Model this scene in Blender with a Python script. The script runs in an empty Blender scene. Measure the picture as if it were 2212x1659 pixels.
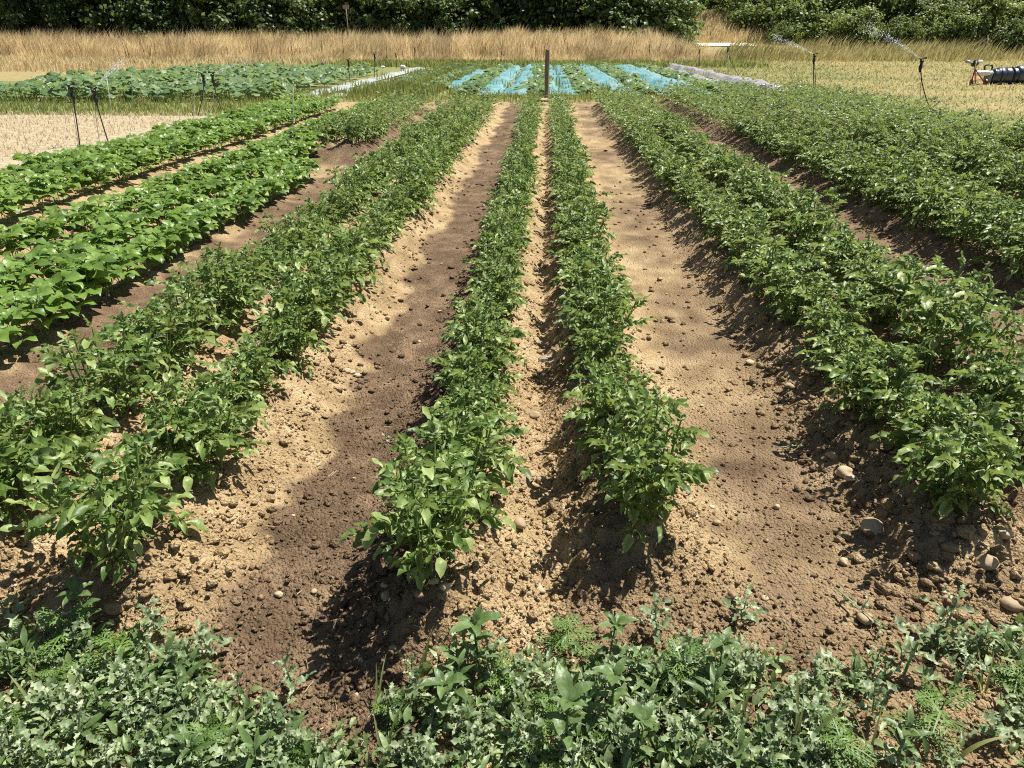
import bpy, bmesh, math, random
import numpy as np
from mathutils import Matrix, Vector

# ------------------------------------------------------------------ camera, sky, sun, exposure
scene = bpy.context.scene
R = math.radians
F_PX, CX, CY = 1560.0, 1106.0, 829.5          # focal length and centre, in pixels of a 2212-wide picture
PITCH = math.atan((CY - 81.0) / F_PX)
YAW = math.atan(74.0 * math.cos(PITCH) / F_PX)
CAM_H = 1.7
cam_data = bpy.data.cameras.new("camera")
cam = bpy.data.objects.new("camera", cam_data)
scene.collection.objects.link(cam)
cam.location = (0, 0, CAM_H)
cam.rotation_euler = (R(90) - PITCH, 0, YAW)
cam_data.sensor_width = 36.0
cam_data.lens = 36.0 * F_PX / 2212.0
cam_data.clip_start = 0.05
cam_data.clip_end = 2000.0
scene.camera = cam

SUN_AZ = R(60)      # to the right of +Y
SUN_EL = R(63)
world = bpy.data.worlds.new("World")
scene.world = world
world.use_nodes = True
nt = world.node_tree
nt.nodes.clear()
sky = nt.nodes.new("ShaderNodeTexSky")
sky.sky_type = 'NISHITA'
sky.sun_disc = False
sky.sun_elevation = SUN_EL
sky.sun_rotation = SUN_AZ
bg = nt.nodes.new("ShaderNodeBackground")
bg.inputs["Strength"].default_value = 0.05
wo = nt.nodes.new("ShaderNodeOutputWorld")
nt.links.new(sky.outputs[0], bg.inputs[0])
nt.links.new(bg.outputs[0], wo.inputs[0])

sun_data = bpy.data.lights.new("sun", 'SUN')
sun_data.energy = 5.0
sun_data.angle = R(0.5)
sun_data.color = (1.0, 0.95, 0.86)
sun = bpy.data.objects.new("sun", sun_data)
scene.collection.objects.link(sun)
sdir = Vector((math.sin(SUN_AZ) * math.cos(SUN_EL), math.cos(SUN_AZ) * math.cos(SUN_EL), math.sin(SUN_EL)))
sun.rotation_euler = sdir.to_track_quat('Z', 'Y').to_euler()
sun.location = (20, 20, 30)

vs = scene.view_settings
vs.view_transform = 'Standard'
vs.look = 'None'
vs.gamma = 1.0
vs.exposure = 0.97
scene.cycles.max_bounces = 5
scene.cycles.diffuse_bounces = 2
scene.cycles.use_adaptive_sampling = True
scene.cycles.adaptive_threshold = 0.012
scene.cycles.glossy_bounces = 2
scene.cycles.transmission_bounces = 4
scene.cycles.transparent_max_bounces = 8
scene.cycles.use_denoising = False
scene.cycles.filter_width = 1.1
scene.render.use_persistent_data = False

rng = np.random.default_rng(7)
random.seed(7)
COL = scene.collection

# ------------------------------------------------------------------ helpers: picture <-> place
_cw = np.array(cam.rotation_euler.to_matrix())
def ray(px, py):
    d = _cw @ np.array([(px - CX) / F_PX, -(py - CY) / F_PX, -1.0])
    return d
def at(px, py, z=0.0):
    """ground point seen at that picture point (height z)"""
    d = ray(px, py)
    t = (z - CAM_H) / d[2]
    return np.array([d[0] * t, d[1] * t, z])
def at_y(px, py, Y):
    """point seen at that picture point, at depth Y"""
    d = ray(px, py)
    t = Y / d[1]
    return np.array([d[0] * t, Y, CAM_H + d[2] * t])

# ------------------------------------------------------------------ helpers: noise
def _hash(ix, iy, seed):
    h = (ix.astype(np.int64) * 374761393 + iy.astype(np.int64) * 668265263 + seed * 1442695041) & 0xFFFFFFFF
    h = ((h ^ (h >> 13)) * 1274126177) & 0xFFFFFFFF
    h = (h ^ (h >> 16)) & 0xFFFFFFFF
    return h / 4294967295.0
def vnoise(x, y, seed=0):
    x = np.asarray(x, float); y = np.asarray(y, float)
    ix = np.floor(x); iy = np.floor(y)
    fx = x - ix; fy = y - iy
    fx = fx * fx * (3 - 2 * fx); fy = fy * fy * (3 - 2 * fy)
    a = _hash(ix, iy, seed); b = _hash(ix + 1, iy, seed)
    c = _hash(ix, iy + 1, seed); d = _hash(ix + 1, iy + 1, seed)
    return (a + (b - a) * fx) * (1 - fy) + (c + (d - c) * fx) * fy
def fbm(x, y, seed=0, octs=4, gain=0.5):
    s = 0.0; a = 1.0; n = 0.0
    for o in range(octs):
        s = s + a * vnoise(x * 2 ** o + 17.3 * o, y * 2 ** o - 9.1 * o, seed + o)
        n += a; a *= gain
    return s / n
def worley(x, y, seed=0):
    """distance to the nearest of one random point per unit cell"""
    ix = np.floor(x); iy = np.floor(y); best = np.full(np.shape(x), 9.0)
    for dx in (-1, 0, 1):
        for dy in (-1, 0, 1):
            cx = ix + dx; cy = iy + dy
            d = (cx + _hash(cx, cy, seed) - x) ** 2 + (cy + _hash(cx, cy, seed + 91) - y) ** 2
            best = np.minimum(best, d)
    return np.sqrt(best)
def sstep(a, b, x):
    t = np.clip((x - a) / (b - a), 0, 1)
    return t * t * (3 - 2 * t)

# ------------------------------------------------------------------ helpers: meshes
class T:
    """arrays of a small shape: V (n,3), quads, tris, tint per vertex"""
    def __init__(self, V=None, Q=None, Tr=None, t=None):
        self.V = np.zeros((0, 3)) if V is None else np.asarray(V, float)
        self.Q = np.zeros((0, 4), int) if Q is None else np.asarray(Q, int).reshape(-1, 4)
        self.Tr = np.zeros((0, 3), int) if Tr is None else np.asarray(Tr, int).reshape(-1, 3)
        self.t = np.full(len(self.V), 0.5) if t is None else np.asarray(t, float)
    def moved(self, M):
        M = np.asarray(M)
        return T(self.V @ M[:3, :3].T + M[:3, 3], self.Q, self.Tr, self.t)
def join(ts):
    V = []; Q = []; Tr = []; t = []; n = 0
    for a in ts:
        V.append(a.V); Q.append(a.Q + n); Tr.append(a.Tr + n); t.append(a.t); n += len(a.V)
    if not V: return T()
    return T(np.vstack(V), np.vstack(Q), np.vstack(Tr), np.concatenate(t))
def many(a, Ms, tint=None):
    """a shape copied to N matrices, as one set of arrays"""
    Ms = np.asarray(Ms); N = len(Ms); n = len(a.V)
    V = np.einsum('nij,vj->nvi', Ms[:, :3, :3], a.V) + Ms[:, None, :3, 3]
    off = (np.arange(N) * n)[:, None, None]
    Q = (a.Q[None] + off).reshape(-1, 4); Tr = (a.Tr[None] + off).reshape(-1, 3)
    t = np.tile(a.t, (N, 1)) if tint is None else np.repeat(np.asarray(tint)[:, None], n, 1)
    return T(V.reshape(-1, 3), Q, Tr, t.reshape(-1))
def mesh_of(name, a, mat=None, smooth=False, attrs=None):
    me = bpy.data.meshes.new(name)
    nv, nq, nt_ = len(a.V), len(a.Q), len(a.Tr)
    me.vertices.add(nv)
    me.vertices.foreach_set("co", a.V.astype(np.float32).ravel())
    me.loops.add(nq * 4 + nt_ * 3)
    me.loops.foreach_set("vertex_index", np.concatenate([a.Q.ravel(), a.Tr.ravel()]).astype(np.int32))
    me.polygons.add(nq + nt_)
    ls = np.concatenate([np.arange(nq) * 4, nq * 4 + np.arange(nt_) * 3]).astype(np.int32)
    me.polygons.foreach_set("loop_start", ls)
    me.polygons.foreach_set("use_smooth", np.full(nq + nt_, smooth))
    me.update(calc_edges=True)
    at_ = me.attributes.new("tint", 'FLOAT', 'POINT')
    at_.data.foreach_set("value", a.t.astype(np.float32))
    for k, v in (attrs or {}).items():
        q = me.attributes.new(k, 'FLOAT', 'POINT')
        q.data.foreach_set("value", np.asarray(v).astype(np.float32))
    if mat is not None: me.materials.append(mat)
    return me
def link(name, data, parent=None, M=None):
    o = bpy.data.objects.new(name, data)
    COL.objects.link(o)
    if parent is not None: o.parent = parent
    if M is not None: o.matrix_basis = Matrix([list(map(float, r)) for r in np.asarray(M)])
    return o
def tag(o, label=None, cat=None, group=None, kind=None):
    if label: o["label"] = label
    if cat: o["category"] = cat
    if group: o["group"] = group
    if kind: o["kind"] = kind
    return o
def thing(name, label, cat, loc=(0, 0, 0), rz=0.0, group=None, scale=1.0):
    o = bpy.data.objects.new(name, None)
    o.empty_display_size = 0.05
    COL.objects.link(o)
    o.location = [float(v) for v in loc]; o.rotation_euler = (0, 0, float(rz)); o.scale = (float(scale),) * 3
    return tag(o, label, cat, group)
def mat4(pos=(0, 0, 0), rz=0.0, s=1.0, rx=0.0, ry=0.0):
    M = Matrix.Translation([float(v) for v in pos]) @ Matrix.Rotation(rz, 4, 'Z') @ Matrix.Rotation(rx, 4, 'X') @ Matrix.Rotation(ry, 4, 'Y')
    if np.isscalar(s): s = (s, s, s)
    return np.array(M @ Matrix.Diagonal([float(s[0]), float(s[1]), float(s[2]), 1.0]))
def frame(pos, d, up=(0, 0, 1), s=1.0):
    """matrix with +Y along d and +Z near up"""
    d = np.asarray(d, float); d = d / (np.linalg.norm(d) + 1e-9)
    u = np.asarray(up, float)
    x = np.cross(d, u)
    if np.linalg.norm(x) < 1e-4: x = np.cross(d, np.array([1.0, 0.1, 0]))
    x = x / np.linalg.norm(x); z = np.cross(x, d)
    M = np.eye(4); M[:3, 0] = x * s; M[:3, 1] = d * s; M[:3, 2] = z * s; M[:3, 3] = pos
    return M
def tube(pts, rad, n=6, cap=True, tint=0.5):
    pts = np.asarray(pts, float); m = len(pts)
    rad = np.full(m, rad) if np.isscalar(rad) else np.asarray(rad, float)
    V = []; prev = None
    for i in range(m):
        d = pts[min(i + 1, m - 1)] - pts[max(i - 1, 0)]
        d = d / (np.linalg.norm(d) + 1e-9)
        ref = np.array([0, 0, 1.0]) if abs(d[2]) < 0.9 else np.array([1.0, 0, 0])
        if prev is not None: ref = prev
        x = ref - d * np.dot(ref, d); x = x / (np.linalg.norm(x) + 1e-9); prev = x
        y = np.cross(d, x)
        for k in range(n):
            a = 2 * math.pi * k / n
            V.append(pts[i] + rad[i] * (math.cos(a) * x + math.sin(a) * y))
    Q = [[i * n + k, i * n + (k + 1) % n, (i + 1) * n + (k + 1) % n, (i + 1) * n + k] for i in range(m - 1) for k in range(n)]
    Tr = []
    if cap:
        V.append(pts[0]); V.append(pts[-1]); c0 = len(V) - 2; c1 = len(V) - 1
        Tr += [[c0, (k + 1) % n, k] for k in range(n)]
        Tr += [[c1, (m - 1) * n + k, (m - 1) * n + (k + 1) % n] for k in range(n)]
    return T(V, Q, Tr, np.full(len(V), tint))
def box(c, s, rz=0.0, rx=0.0, ry=0.0, tint=0.5):
    v = np.array([[x, y, z] for x in (-.5, .5) for y in (-.5, .5) for z in (-.5, .5)]) * np.asarray(s)
    Q = [[0, 1, 3, 2], [4, 6, 7, 5], [0, 4, 5, 1], [2, 3, 7, 6], [0, 2, 6, 4], [1, 5, 7, 3]]
    return T(v, Q, None, np.full(8, tint)).moved(mat4(c, rz, 1.0, rx, ry))
def ico(sub):
    bm = bmesh.new()
    bmesh.ops.create_icosphere(bm, subdivisions=sub, radius=1.0)
    V = np.array([v.co[:] for v in bm.verts]); Tr = np.array([[v.index for v in f.verts] for f in bm.faces])
    bm.free()
    return T(V, None, Tr)
def lump(sub, rough, r, squash=(1, 1, 0.75)):
    a = ico(sub)
    k = 1 + rough * (r.random(len(a.V)) - 0.5)
    for _ in range(3):                     # a few flattened facets
        n = r.normal(size=3); n /= np.linalg.norm(n)
        d = a.V @ n
        k = np.where(d > 0.62, k * (0.62 / np.maximum(d, 0.62)) ** 0.8, k)
    a.V = a.V * k[:, None] * np.asarray(squash)
    return a
ORD = ["first", "second", "third", "fourth", "fifth", "sixth", "seventh", "eighth", "ninth", "tenth", "eleventh", "twelfth", "thirteenth",
       "fourteenth", "fifteenth", "sixteenth", "seventeenth", "eighteenth", "nineteenth"]
TENS = {2: "twent", 3: "thirt", 4: "fort", 5: "fift", 6: "sixt", 7: "sevent", 8: "eight", 9: "ninet"}
def ordinal(n):
    if n <= 19: return ORD[n - 1]
    t, u = divmod(n, 10)
    return TENS[t] + ("ieth" if u == 0 else "y-" + ORD[u - 1])

# ------------------------------------------------------------------ materials
def new_mat(name):
    m = bpy.data.materials.new(name); m.use_nodes = True
    t = m.node_tree
    for n in list(t.nodes): t.nodes.remove(n)
    out = t.nodes.new("ShaderNodeOutputMaterial")
    return m, t, out
def N(t, typ, **kw):
    n = t.nodes.new(typ)
    for k, v in kw.items():
        if k in n.inputs.keys(): n.inputs[k].default_value = v
        else: setattr(n, k, v)
    return n
def mixc(t, fac, a, b):
    n = t.nodes.new("ShaderNodeMix"); n.data_type = 'RGBA'
    for i, v in ((0, fac), (6, a), (7, b)):
        if hasattr(v, "type") and hasattr(v, "is_linked"): t.links.new(v, n.inputs[i])
        elif i == 0: n.inputs[0].default_value = v
        else: n.inputs[i].default_value = (*v, 1.0)
    return n.outputs[2]
def ramp(t, fac, stops):
    n = t.nodes.new("ShaderNodeValToRGB")
    e = n.color_ramp.elements
    while len(e) < len(stops): e.new(0.5)
    for k, (p, c) in enumerate(stops):
        e[k].position = p; e[k].color = (*c, 1.0)
    t.links.new(fac, n.inputs[0])
    return n.outputs[0]
def math_n(t, op, a, b=None, clamp=False):
    n = t.nodes.new("ShaderNodeMath"); n.operation = op; n.use_clamp = clamp
    for i, v in ((0, a), (1, b)):
        if v is None: continue
        if hasattr(v, "is_linked"): t.links.new(v, n.inputs[i])
        else: n.inputs[i].default_value = v
    return n.outputs[0]
def leaf_mat(name, dark, mid, light, rough=0.45, spec=0.45, trans=0.3, tcol=None, scale=18.0, under=None, vary=0.16):
    """foliage: colour from each leaf's own tint, a slow noise and a per-object shift; light passes through"""
    m, t, out = new_mat(name)
    at_ = N(t, "ShaderNodeAttribute", attribute_name="tint")
    oi = N(t, "ShaderNodeObjectInfo")
    no = N(t, "ShaderNodeTexNoise"); no.inputs["Scale"].default_value = scale; no.inputs["Detail"].default_value = 2.0
    geo = N(t, "ShaderNodeNewGeometry")
    t.links.new(geo.outputs["Position"], no.inputs["Vector"])
    a = math_n(t, 'MULTIPLY', at_.outputs["Fac"], 0.62)
    b = math_n(t, 'MULTIPLY', no.outputs[0], 0.35)
    c = math_n(t, 'MULTIPLY', oi.outputs["Random"], vary)
    f = math_n(t, 'ADD', math_n(t, 'ADD', a, b), c)
    f = math_n(t, 'SUBTRACT', f, vary * .4, clamp=True)
    col = ramp(t, f, [(0.12, dark), (0.5, mid), (0.92, light)])
    if under is not None:
        col = mixc(t, math_n(t, 'MULTIPLY', geo.outputs["Backfacing"], 0.6), col, under)
    pb = N(t, "ShaderNodeBsdfPrincipled")
    pb.inputs["Roughness"].default_value = rough
    pb.inputs["Specular IOR Level"].default_value = spec
    t.links.new(col, pb.inputs["Base Color"])
    bn = N(t, "ShaderNodeTexNoise"); bn.inputs["Scale"].default_value = scale * 6; bn.inputs["Detail"].default_value = 1.0
    bp = N(t, "ShaderNodeBump"); bp.inputs["Strength"].default_value = 0.35; bp.inputs["Distance"].default_value = 0.004
    tc = N(t, "ShaderNodeTexCoord")
    t.links.new(tc.outputs["Object"], bn.inputs["Vector"])
    t.links.new(bn.outputs[0], bp.inputs["Height"]); t.links.new(bp.outputs[0], pb.inputs["Normal"])
    tr = N(t, "ShaderNodeBsdfTranslucent")
    tcol = tcol or tuple(min(1, v * k) for v, k in zip(light, (1.25, 1.35, 0.7)))
    tmix = mixc(t, 0.5, col, tcol)
    t.links.new(tmix, tr.inputs[0])
    ms = N(t, "ShaderNodeMixShader"); ms.inputs[0].default_value = trans
    t.links.new(pb.outputs[0], ms.inputs[1]); t.links.new(tr.outputs[0], ms.inputs[2])
    t.links.new(ms.outputs[0], out.inputs[0])
    return m
def plain_mat(name, a, b, rough=0.6, scale=30.0, spec=0.4, bump=0.2, metal=0.0, stretch=(1, 1, 1)):
    m, t, out = new_mat(name)
    tc = N(t, "ShaderNodeTexCoord"); mp = N(t, "ShaderNodeMapping"); mp.inputs["Scale"].default_value = stretch
    no = N(t, "ShaderNodeTexNoise"); no.inputs["Scale"].default_value = scale; no.inputs["Detail"].default_value = 6.0
    t.links.new(tc.outputs["Object"], mp.inputs[0]); t.links.new(mp.outputs[0], no.inputs["Vector"])
    col = ramp(t, no.outputs[0], [(0.3, a), (0.7, b)])
    pb = N(t, "ShaderNodeBsdfPrincipled"); pb.inputs["Roughness"].default_value = rough; pb.inputs["Metallic"].default_value = metal
    pb.inputs["Specular IOR Level"].default_value = spec
    t.links.new(col, pb.inputs["Base Color"])
    if bump:
        bp = N(t, "ShaderNodeBump"); bp.inputs["Strength"].default_value = bump; bp.inputs["Distance"].default_value = 0.01
        t.links.new(no.outputs[0], bp.inputs["Height"]); t.links.new(bp.outputs[0], pb.inputs["Normal"])
    t.links.new(pb.outputs[0], out.inputs[0])
    return m
def soil_mat(name, fine=True):
    """loam: pale and dry or brown where damp after the sprinklers, plus some painted shade, by the vertex value 'wet'"""
    m, t, out = new_mat(name)
    wet = N(t, "ShaderNodeAttribute", attribute_name="wet").outputs["Fac"]
    tint = N(t, "ShaderNodeAttribute", attribute_name="tint").outputs["Fac"]
    geo = N(t, "ShaderNodeNewGeometry")
    n1 = N(t, "ShaderNodeTexNoise"); n1.inputs["Scale"].default_value = 26; n1.inputs["Detail"].default_value = 8
    n2 = N(t, "ShaderNodeTexNoise"); n2.inputs["Scale"].default_value = 140; n2.inputs["Detail"].default_value = 4
    n3 = N(t, "ShaderNodeTexVoronoi"); n3.inputs["Scale"].default_value = 75
    for n in (n1, n2, n3): t.links.new(geo.outputs["Position"], n.inputs["Vector"])
    v = math_n(t, 'ADD', math_n(t, 'MULTIPLY', n1.outputs[0], 0.6), math_n(t, 'MULTIPLY', n2.outputs[0], 0.4))
    v = math_n(t, 'ADD', v, math_n(t, 'MULTIPLY', math_n(t, 'SUBTRACT', tint, 0.5), 0.35))
    dry = ramp(t, v, [(0.3, (0.28, 0.193, 0.10)), (0.52, (0.41, 0.295, 0.158)), (0.72, (0.54, 0.41, 0.24))])
    damp = ramp(t, v, [(0.3, (0.095, 0.062, 0.036)), (0.52, (0.165, 0.110, 0.065)), (0.74, (0.28, 0.19, 0.115))])
    w = math_n(t, 'ADD', wet, math_n(t, 'MULTIPLY', math_n(t, 'SUBTRACT', n1.outputs[0], 0.5), 0.7))
    w = math_n(t, 'ADD', w, math_n(t, 'MULTIPLY', math_n(t, 'SUBTRACT', n2.outputs[0], 0.5), 0.7))
    n4 = N(t, "ShaderNodeTexNoise"); n4.inputs["Scale"].default_value = 7; n4.inputs["Detail"].default_value = 5
    t.links.new(geo.outputs["Position"], n4.inputs["Vector"])
    w = math_n(t, 'ADD', w, math_n(t, 'MULTIPLY', math_n(t, 'SUBTRACT', n4.outputs[0], 0.5), 0.6))
    w = math_n(t, 'ADD', math_n(t, 'MULTIPLY', math_n(t, 'SUBTRACT', w, 0.5), 1.5), 0.5, clamp=True)
    col = mixc(t, w, dry, damp)
    pb = N(t, "ShaderNodeBsdfPrincipled"); pb.inputs["Roughness"].default_value = 0.9; pb.inputs["Specular IOR Level"].default_value = 0.2
    t.links.new(col, pb.inputs["Base Color"])
    hh = math_n(t, 'ADD', math_n(t, 'MULTIPLY', n3.outputs["Distance"], -0.7), n2.outputs[0])
    bp = N(t, "ShaderNodeBump"); bp.inputs["Strength"].default_value = 1.0; bp.inputs["Distance"].default_value = 0.02
    t.links.new(hh, bp.inputs["Height"]); t.links.new(bp.outputs[0], pb.inputs["Normal"])
    t.links.new(pb.outputs[0], out.inputs[0])
    return m

M_SOIL = soil_mat("loam")
M_POTATO = leaf_mat("potato_leaf", (0.022, 0.055, 0.010), (0.098, 0.168, 0.034), (0.33, 0.40, 0.145), rough=0.45, spec=0.4, trans=0.30, under=(0.22, 0.29, 0.11))
M_PSTEM = leaf_mat("potato_stem", (0.08, 0.16, 0.03), (0.13, 0.22, 0.05), (0.2, 0.3, 0.08), trans=0.05)
M_BEAN = leaf_mat("bean_leaf", (0.04, 0.085, 0.014), (0.125, 0.215, 0.036), (0.28, 0.39, 0.10), rough=0.40, spec=0.42, trans=0.33, under=(0.12, 0.22, 0.06))
M_SQUASH = leaf_mat("squash_leaf", (0.03, 0.07, 0.025), (0.11, 0.185, 0.075), (0.36, 0.44, 0.24), rough=0.45, trans=0.34, under=(0.2, 0.28, 0.15), scale=4)
M_THISTLE = leaf_mat("thistle_leaf", (0.05, 0.085, 0.03), (0.165, 0.225, 0.11), (0.46, 0.51, 0.34), rough=0.5, trans=0.25, under=(0.36, 0.43, 0.32))
M_RAG = leaf_mat("ragweed_leaf", (0.03, 0.075, 0.012), (0.085, 0.165, 0.028), (0.18, 0.28, 0.06), rough=0.5, trans=0.28)
M_PIG = leaf_mat("pigweed_leaf", (0.045, 0.085, 0.025), (0.10, 0.16, 0.05), (0.23, 0.31, 0.13), rough=0.45, trans=0.25, under=(0.34, 0.4, 0.28))
M_GRASS = leaf_mat("green_grass", (0.07, 0.12, 0.03), (0.17, 0.22, 0.07), (0.42, 0.38, 0.18), rough=0.6, trans=0.45, scale=1.5)
M_COVER = leaf_mat("ground_cover_leaf", (0.04, 0.075, 0.02), (0.135, 0.20, 0.068), (0.36, 0.42, 0.22), rough=0.45, trans=0.25)
M_STRAW = leaf_mat("dry_grass", (0.40, 0.29, 0.145), (0.66, 0.52, 0.285), (0.86, 0.73, 0.46), rough=0.7, trans=0.5, scale=0.5, tcol=(0.72, 0.56, 0.31))
M_STUB = leaf_mat("stubble_straw", (0.42, 0.34, 0.21), (0.66, 0.56, 0.38), (0.84, 0.75, 0.56), rough=0.7, trans=0.55, scale=1.0, tcol=(0.75, 0.6, 0.35))
M_MOWN = leaf_mat("mown_grass", (0.11, 0.15, 0.045), (0.34, 0.31, 0.13), (0.70, 0.58, 0.33), rough=0.7, trans=0.52, scale=0.35, tcol=(0.6, 0.5, 0.22))
M_TREE = leaf_mat("tree_leaf", (0.03, 0.055, 0.016), (0.088, 0.135, 0.04), (0.21, 0.27, 0.10), rough=0.5, trans=0.40, scale=0.6, vary=.45)
M_SHRUB = leaf_mat("shrub_leaf", (0.05, 0.08, 0.018), (0.13, 0.175, 0.045), (0.28, 0.32, 0.11), rough=0.5, trans=0.4, scale=0.6, vary=.4)
M_BARK = plain_mat("bark", (0.045, 0.035, 0.026), (0.12, 0.095, 0.07), 0.9, 8, bump=0.6, stretch=(1, 1, 0.2))
M_STONE = plain_mat("river_stone", (0.25, 0.18, 0.105), (0.40, 0.30, 0.185), 0.75, 22, bump=0.25)
M_PALE = plain_mat("pale_stone", (0.32, 0.245, 0.15), (0.46, 0.365, 0.24), 0.75, 18, bump=0.25)
M_GREY = plain_mat("grey_stone", (0.17, 0.155, 0.13), (0.38, 0.34, 0.28), 0.6, 25, bump=0.3)
M_BROWN = plain_mat("damp_stone", (0.15, 0.09, 0.05), (0.30, 0.20, 0.12), 0.5, 20, bump=0.25)
M_WOOD = plain_mat("weathered_wood", (0.085, 0.068, 0.052), (0.22, 0.18, 0.145), 0.85, 26, bump=0.6, stretch=(1, 1, 0.06))
M_BLACK = plain_mat("black_plastic", (0.008, 0.009, 0.010), (0.02, 0.022, 0.024), 0.4, 20, bump=0.0)
M_STEEL = plain_mat("galvanised_rod", (0.30, 0.31, 0.30), (0.45, 0.46, 0.44), 0.45, 40, bump=0.1, metal=0.4)
M_CANE = plain_mat("pale_rod", (0.42, 0.43, 0.36), (0.6, 0.6, 0.5), 0.6, 40, bump=0.1)
M_RED = plain_mat("red_paint", (0.32, 0.05, 0.035), (0.45, 0.09, 0.06), 0.45, 12, bump=0.15)
M_WHITE = plain_mat("white_plastic", (0.66, 0.67, 0.68), (0.80, 0.80, 0.80), 0.5, 9, bump=0.3)
M_FOIL = plain_mat("black_film", (0.012, 0.014, 0.02), (0.06, 0.075, 0.11), 0.3, 5, spec=0.6, bump=0.7)
def film_mat(name, a, b, dust, rough):
    """thin film, dusty and creased"""
    m, t, out = new_mat(name)
    tc = N(t, "ShaderNodeTexCoord")
    n1 = N(t, "ShaderNodeTexNoise"); n1.inputs["Scale"].default_value = 1.6; n1.inputs["Detail"].default_value = 7
    n2 = N(t, "ShaderNodeTexNoise"); n2.inputs["Scale"].default_value = 5; n2.inputs["Detail"].default_value = 4
    mp = N(t, "ShaderNodeMapping"); mp.inputs["Scale"].default_value = (1, .5, 1)
    t.links.new(tc.outputs["Object"], mp.inputs[0])
    for n in (n1, n2): t.links.new(mp.outputs[0], n.inputs["Vector"])
    col = mixc(t, ramp(t, n1.outputs[0], [(.48, (0, 0, 0)), (.72, (.75, .75, .75))]), ramp(t, n2.outputs[0], [(.3, a), (.7, b)]), dust)
    pb = N(t, "ShaderNodeBsdfPrincipled"); pb.inputs["Roughness"].default_value = rough; pb.inputs["Specular IOR Level"].default_value = .4
    t.links.new(col, pb.inputs["Base Color"])
    bp = N(t, "ShaderNodeBump"); bp.inputs["Strength"].default_value = .9; bp.inputs["Distance"].default_value = .06
    t.links.new(n2.outputs[0], bp.inputs["Height"]); t.links.new(bp.outputs[0], pb.inputs["Normal"])
    t.links.new(pb.outputs[0], out.inputs[0])
    return m
M_TEAL = film_mat("blue_green_film", (0.045, 0.165, 0.18), (0.115, 0.27, 0.285), (0.22, 0.27, 0.23), .6)
M_FLEECE = film_mat("white_fleece", (0.20, 0.225, 0.22), (0.33, 0.355, 0.35), (0.16, 0.19, 0.11), .75)
M_GFLEECE = film_mat("grey_fleece", (0.13, 0.135, 0.145), (0.24, 0.24, 0.255), (0.24, 0.22, 0.16), .75)
M_BOARD = plain_mat("sign_board", (0.30, 0.19, 0.18), (0.42, 0.28, 0.27), 0.6, 6, bump=0.1)
M_TRACK = plain_mat("pale_gravel", (0.48, 0.42, 0.33), (0.60, 0.54, 0.44), 0.9, 3, bump=0.4)

# ------------------------------------------------------------------ the lie of the land
# potato rows: x, near end, far end
PROWS = {
    "L1": (-0.29, 1.80, 18.6), "R1": (0.31, 2.13, 18.9), "L2": (-1.33, 1.86, 18.3), "L3": (-1.87, 1.95, 18.0),
    "R2": (1.49, 2.16, 20.5), "R3": (2.07, 2.25, 20.8), "R4": (3.42, 3.5, 21.8), "R5": (3.98, 4.0, 22.0), "R6": (5.0, 5.0, 22.2), "R7": (5.55, 5.6, 22.3),
    "R8": (6.55, 6.6, 22.4), "R9": (7.1, 7.2, 22.5), "L4": (-2.90, 11.4, 18.2), "L5": (-3.50, 11.9, 18.6),
}
BROWS = {"B1": (-2.95, 2.95, 9.3), "B2": (-3.50, 3.45, 11.1), "B3": (-4.06, 4.0, 19.0), "B4": (-5.22, 5.1, 19.4), "B5": (-5.74, 5.6, 19.6), "B6": (-6.25, 6.1, 19.8)}
HEAPS = [(-3.0, 11.15, 0.20, 0.30), (-3.48, 11.35, 0.15, 0.26)]
def soil_z(x, y):
    x = np.asarray(x, float); y = np.asarray(y, float)
    z = np.zeros_like(x); ridge = np.zeros_like(x)
    wob = 0.05 * (fbm(x * 0 + 3.3, y * 0.9, 41, 2) - 0.5)
    for rx, ya, yb in PROWS.values():
        e = sstep(ya - 0.36, ya - 0.02, y + 0.10 * (vnoise(x * 6, y * 6, 5) - .5)) * (1 - sstep(yb - 0.1, yb + 0.35, y))
        g = np.exp(-(np.abs(x - rx + wob) / 0.21) ** 2.4)
        ridge = np.maximum(ridge, g * e)
    for rx, ya, yb in BROWS.values():
        e = sstep(ya - 0.3, ya, y) * (1 - sstep(yb, yb + 0.3, y))
        ridge = np.maximum(ridge, 0.3 * np.exp(-((x - rx) / 0.16) ** 2) * e)
    z = 0.145 * ridge
    for hx, hy, hh, hr in HEAPS:
        d = np.hypot((x - hx), (y - hy) * 0.9)
        z = z + hh * np.exp(-(d / hr) ** 2)
    flank = np.clip(4 * ridge * (1.05 - ridge), 0, 1)
    front = 1 - sstep(1.75, 2.1, y)
    rough = np.clip(0.30 + 0.85 * flank + 0.35 * front + 0.25 * ridge, 0, 1.2)
    z = z + 0.03 * (fbm(x * 2.2, y * 2.2, 3, 2) - 0.5)
    z = z + rough * 0.034 * (fbm(x * 11, y * 11, 9, 3, 0.6) - 0.5)
    wx = x + 0.02 * (vnoise(x * 20, y * 20, 33) - .5); wy = y + 0.02 * (vnoise(x * 20 + 9, y * 20, 34) - .5)
    near = 1 - .6 * sstep(5, 9, y)
    big = sstep(.35, .75, fbm(x * 3, y * 3, 47, 2) + .25 * flank)
    z = z + rough * big * 0.042 * (1 - np.clip(worley(wx * 17, wy * 17, 51), 0, 1)) * near
    z = z + np.clip(rough, .4, 1) * 0.020 * (1 - np.clip(worley(wx * 37, wy * 37, 52), 0, 1)) * near
    z = z + 0.006 * (vnoise(x * 75, y * 75, 23) - 0.5)
    return z + 0.035
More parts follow.
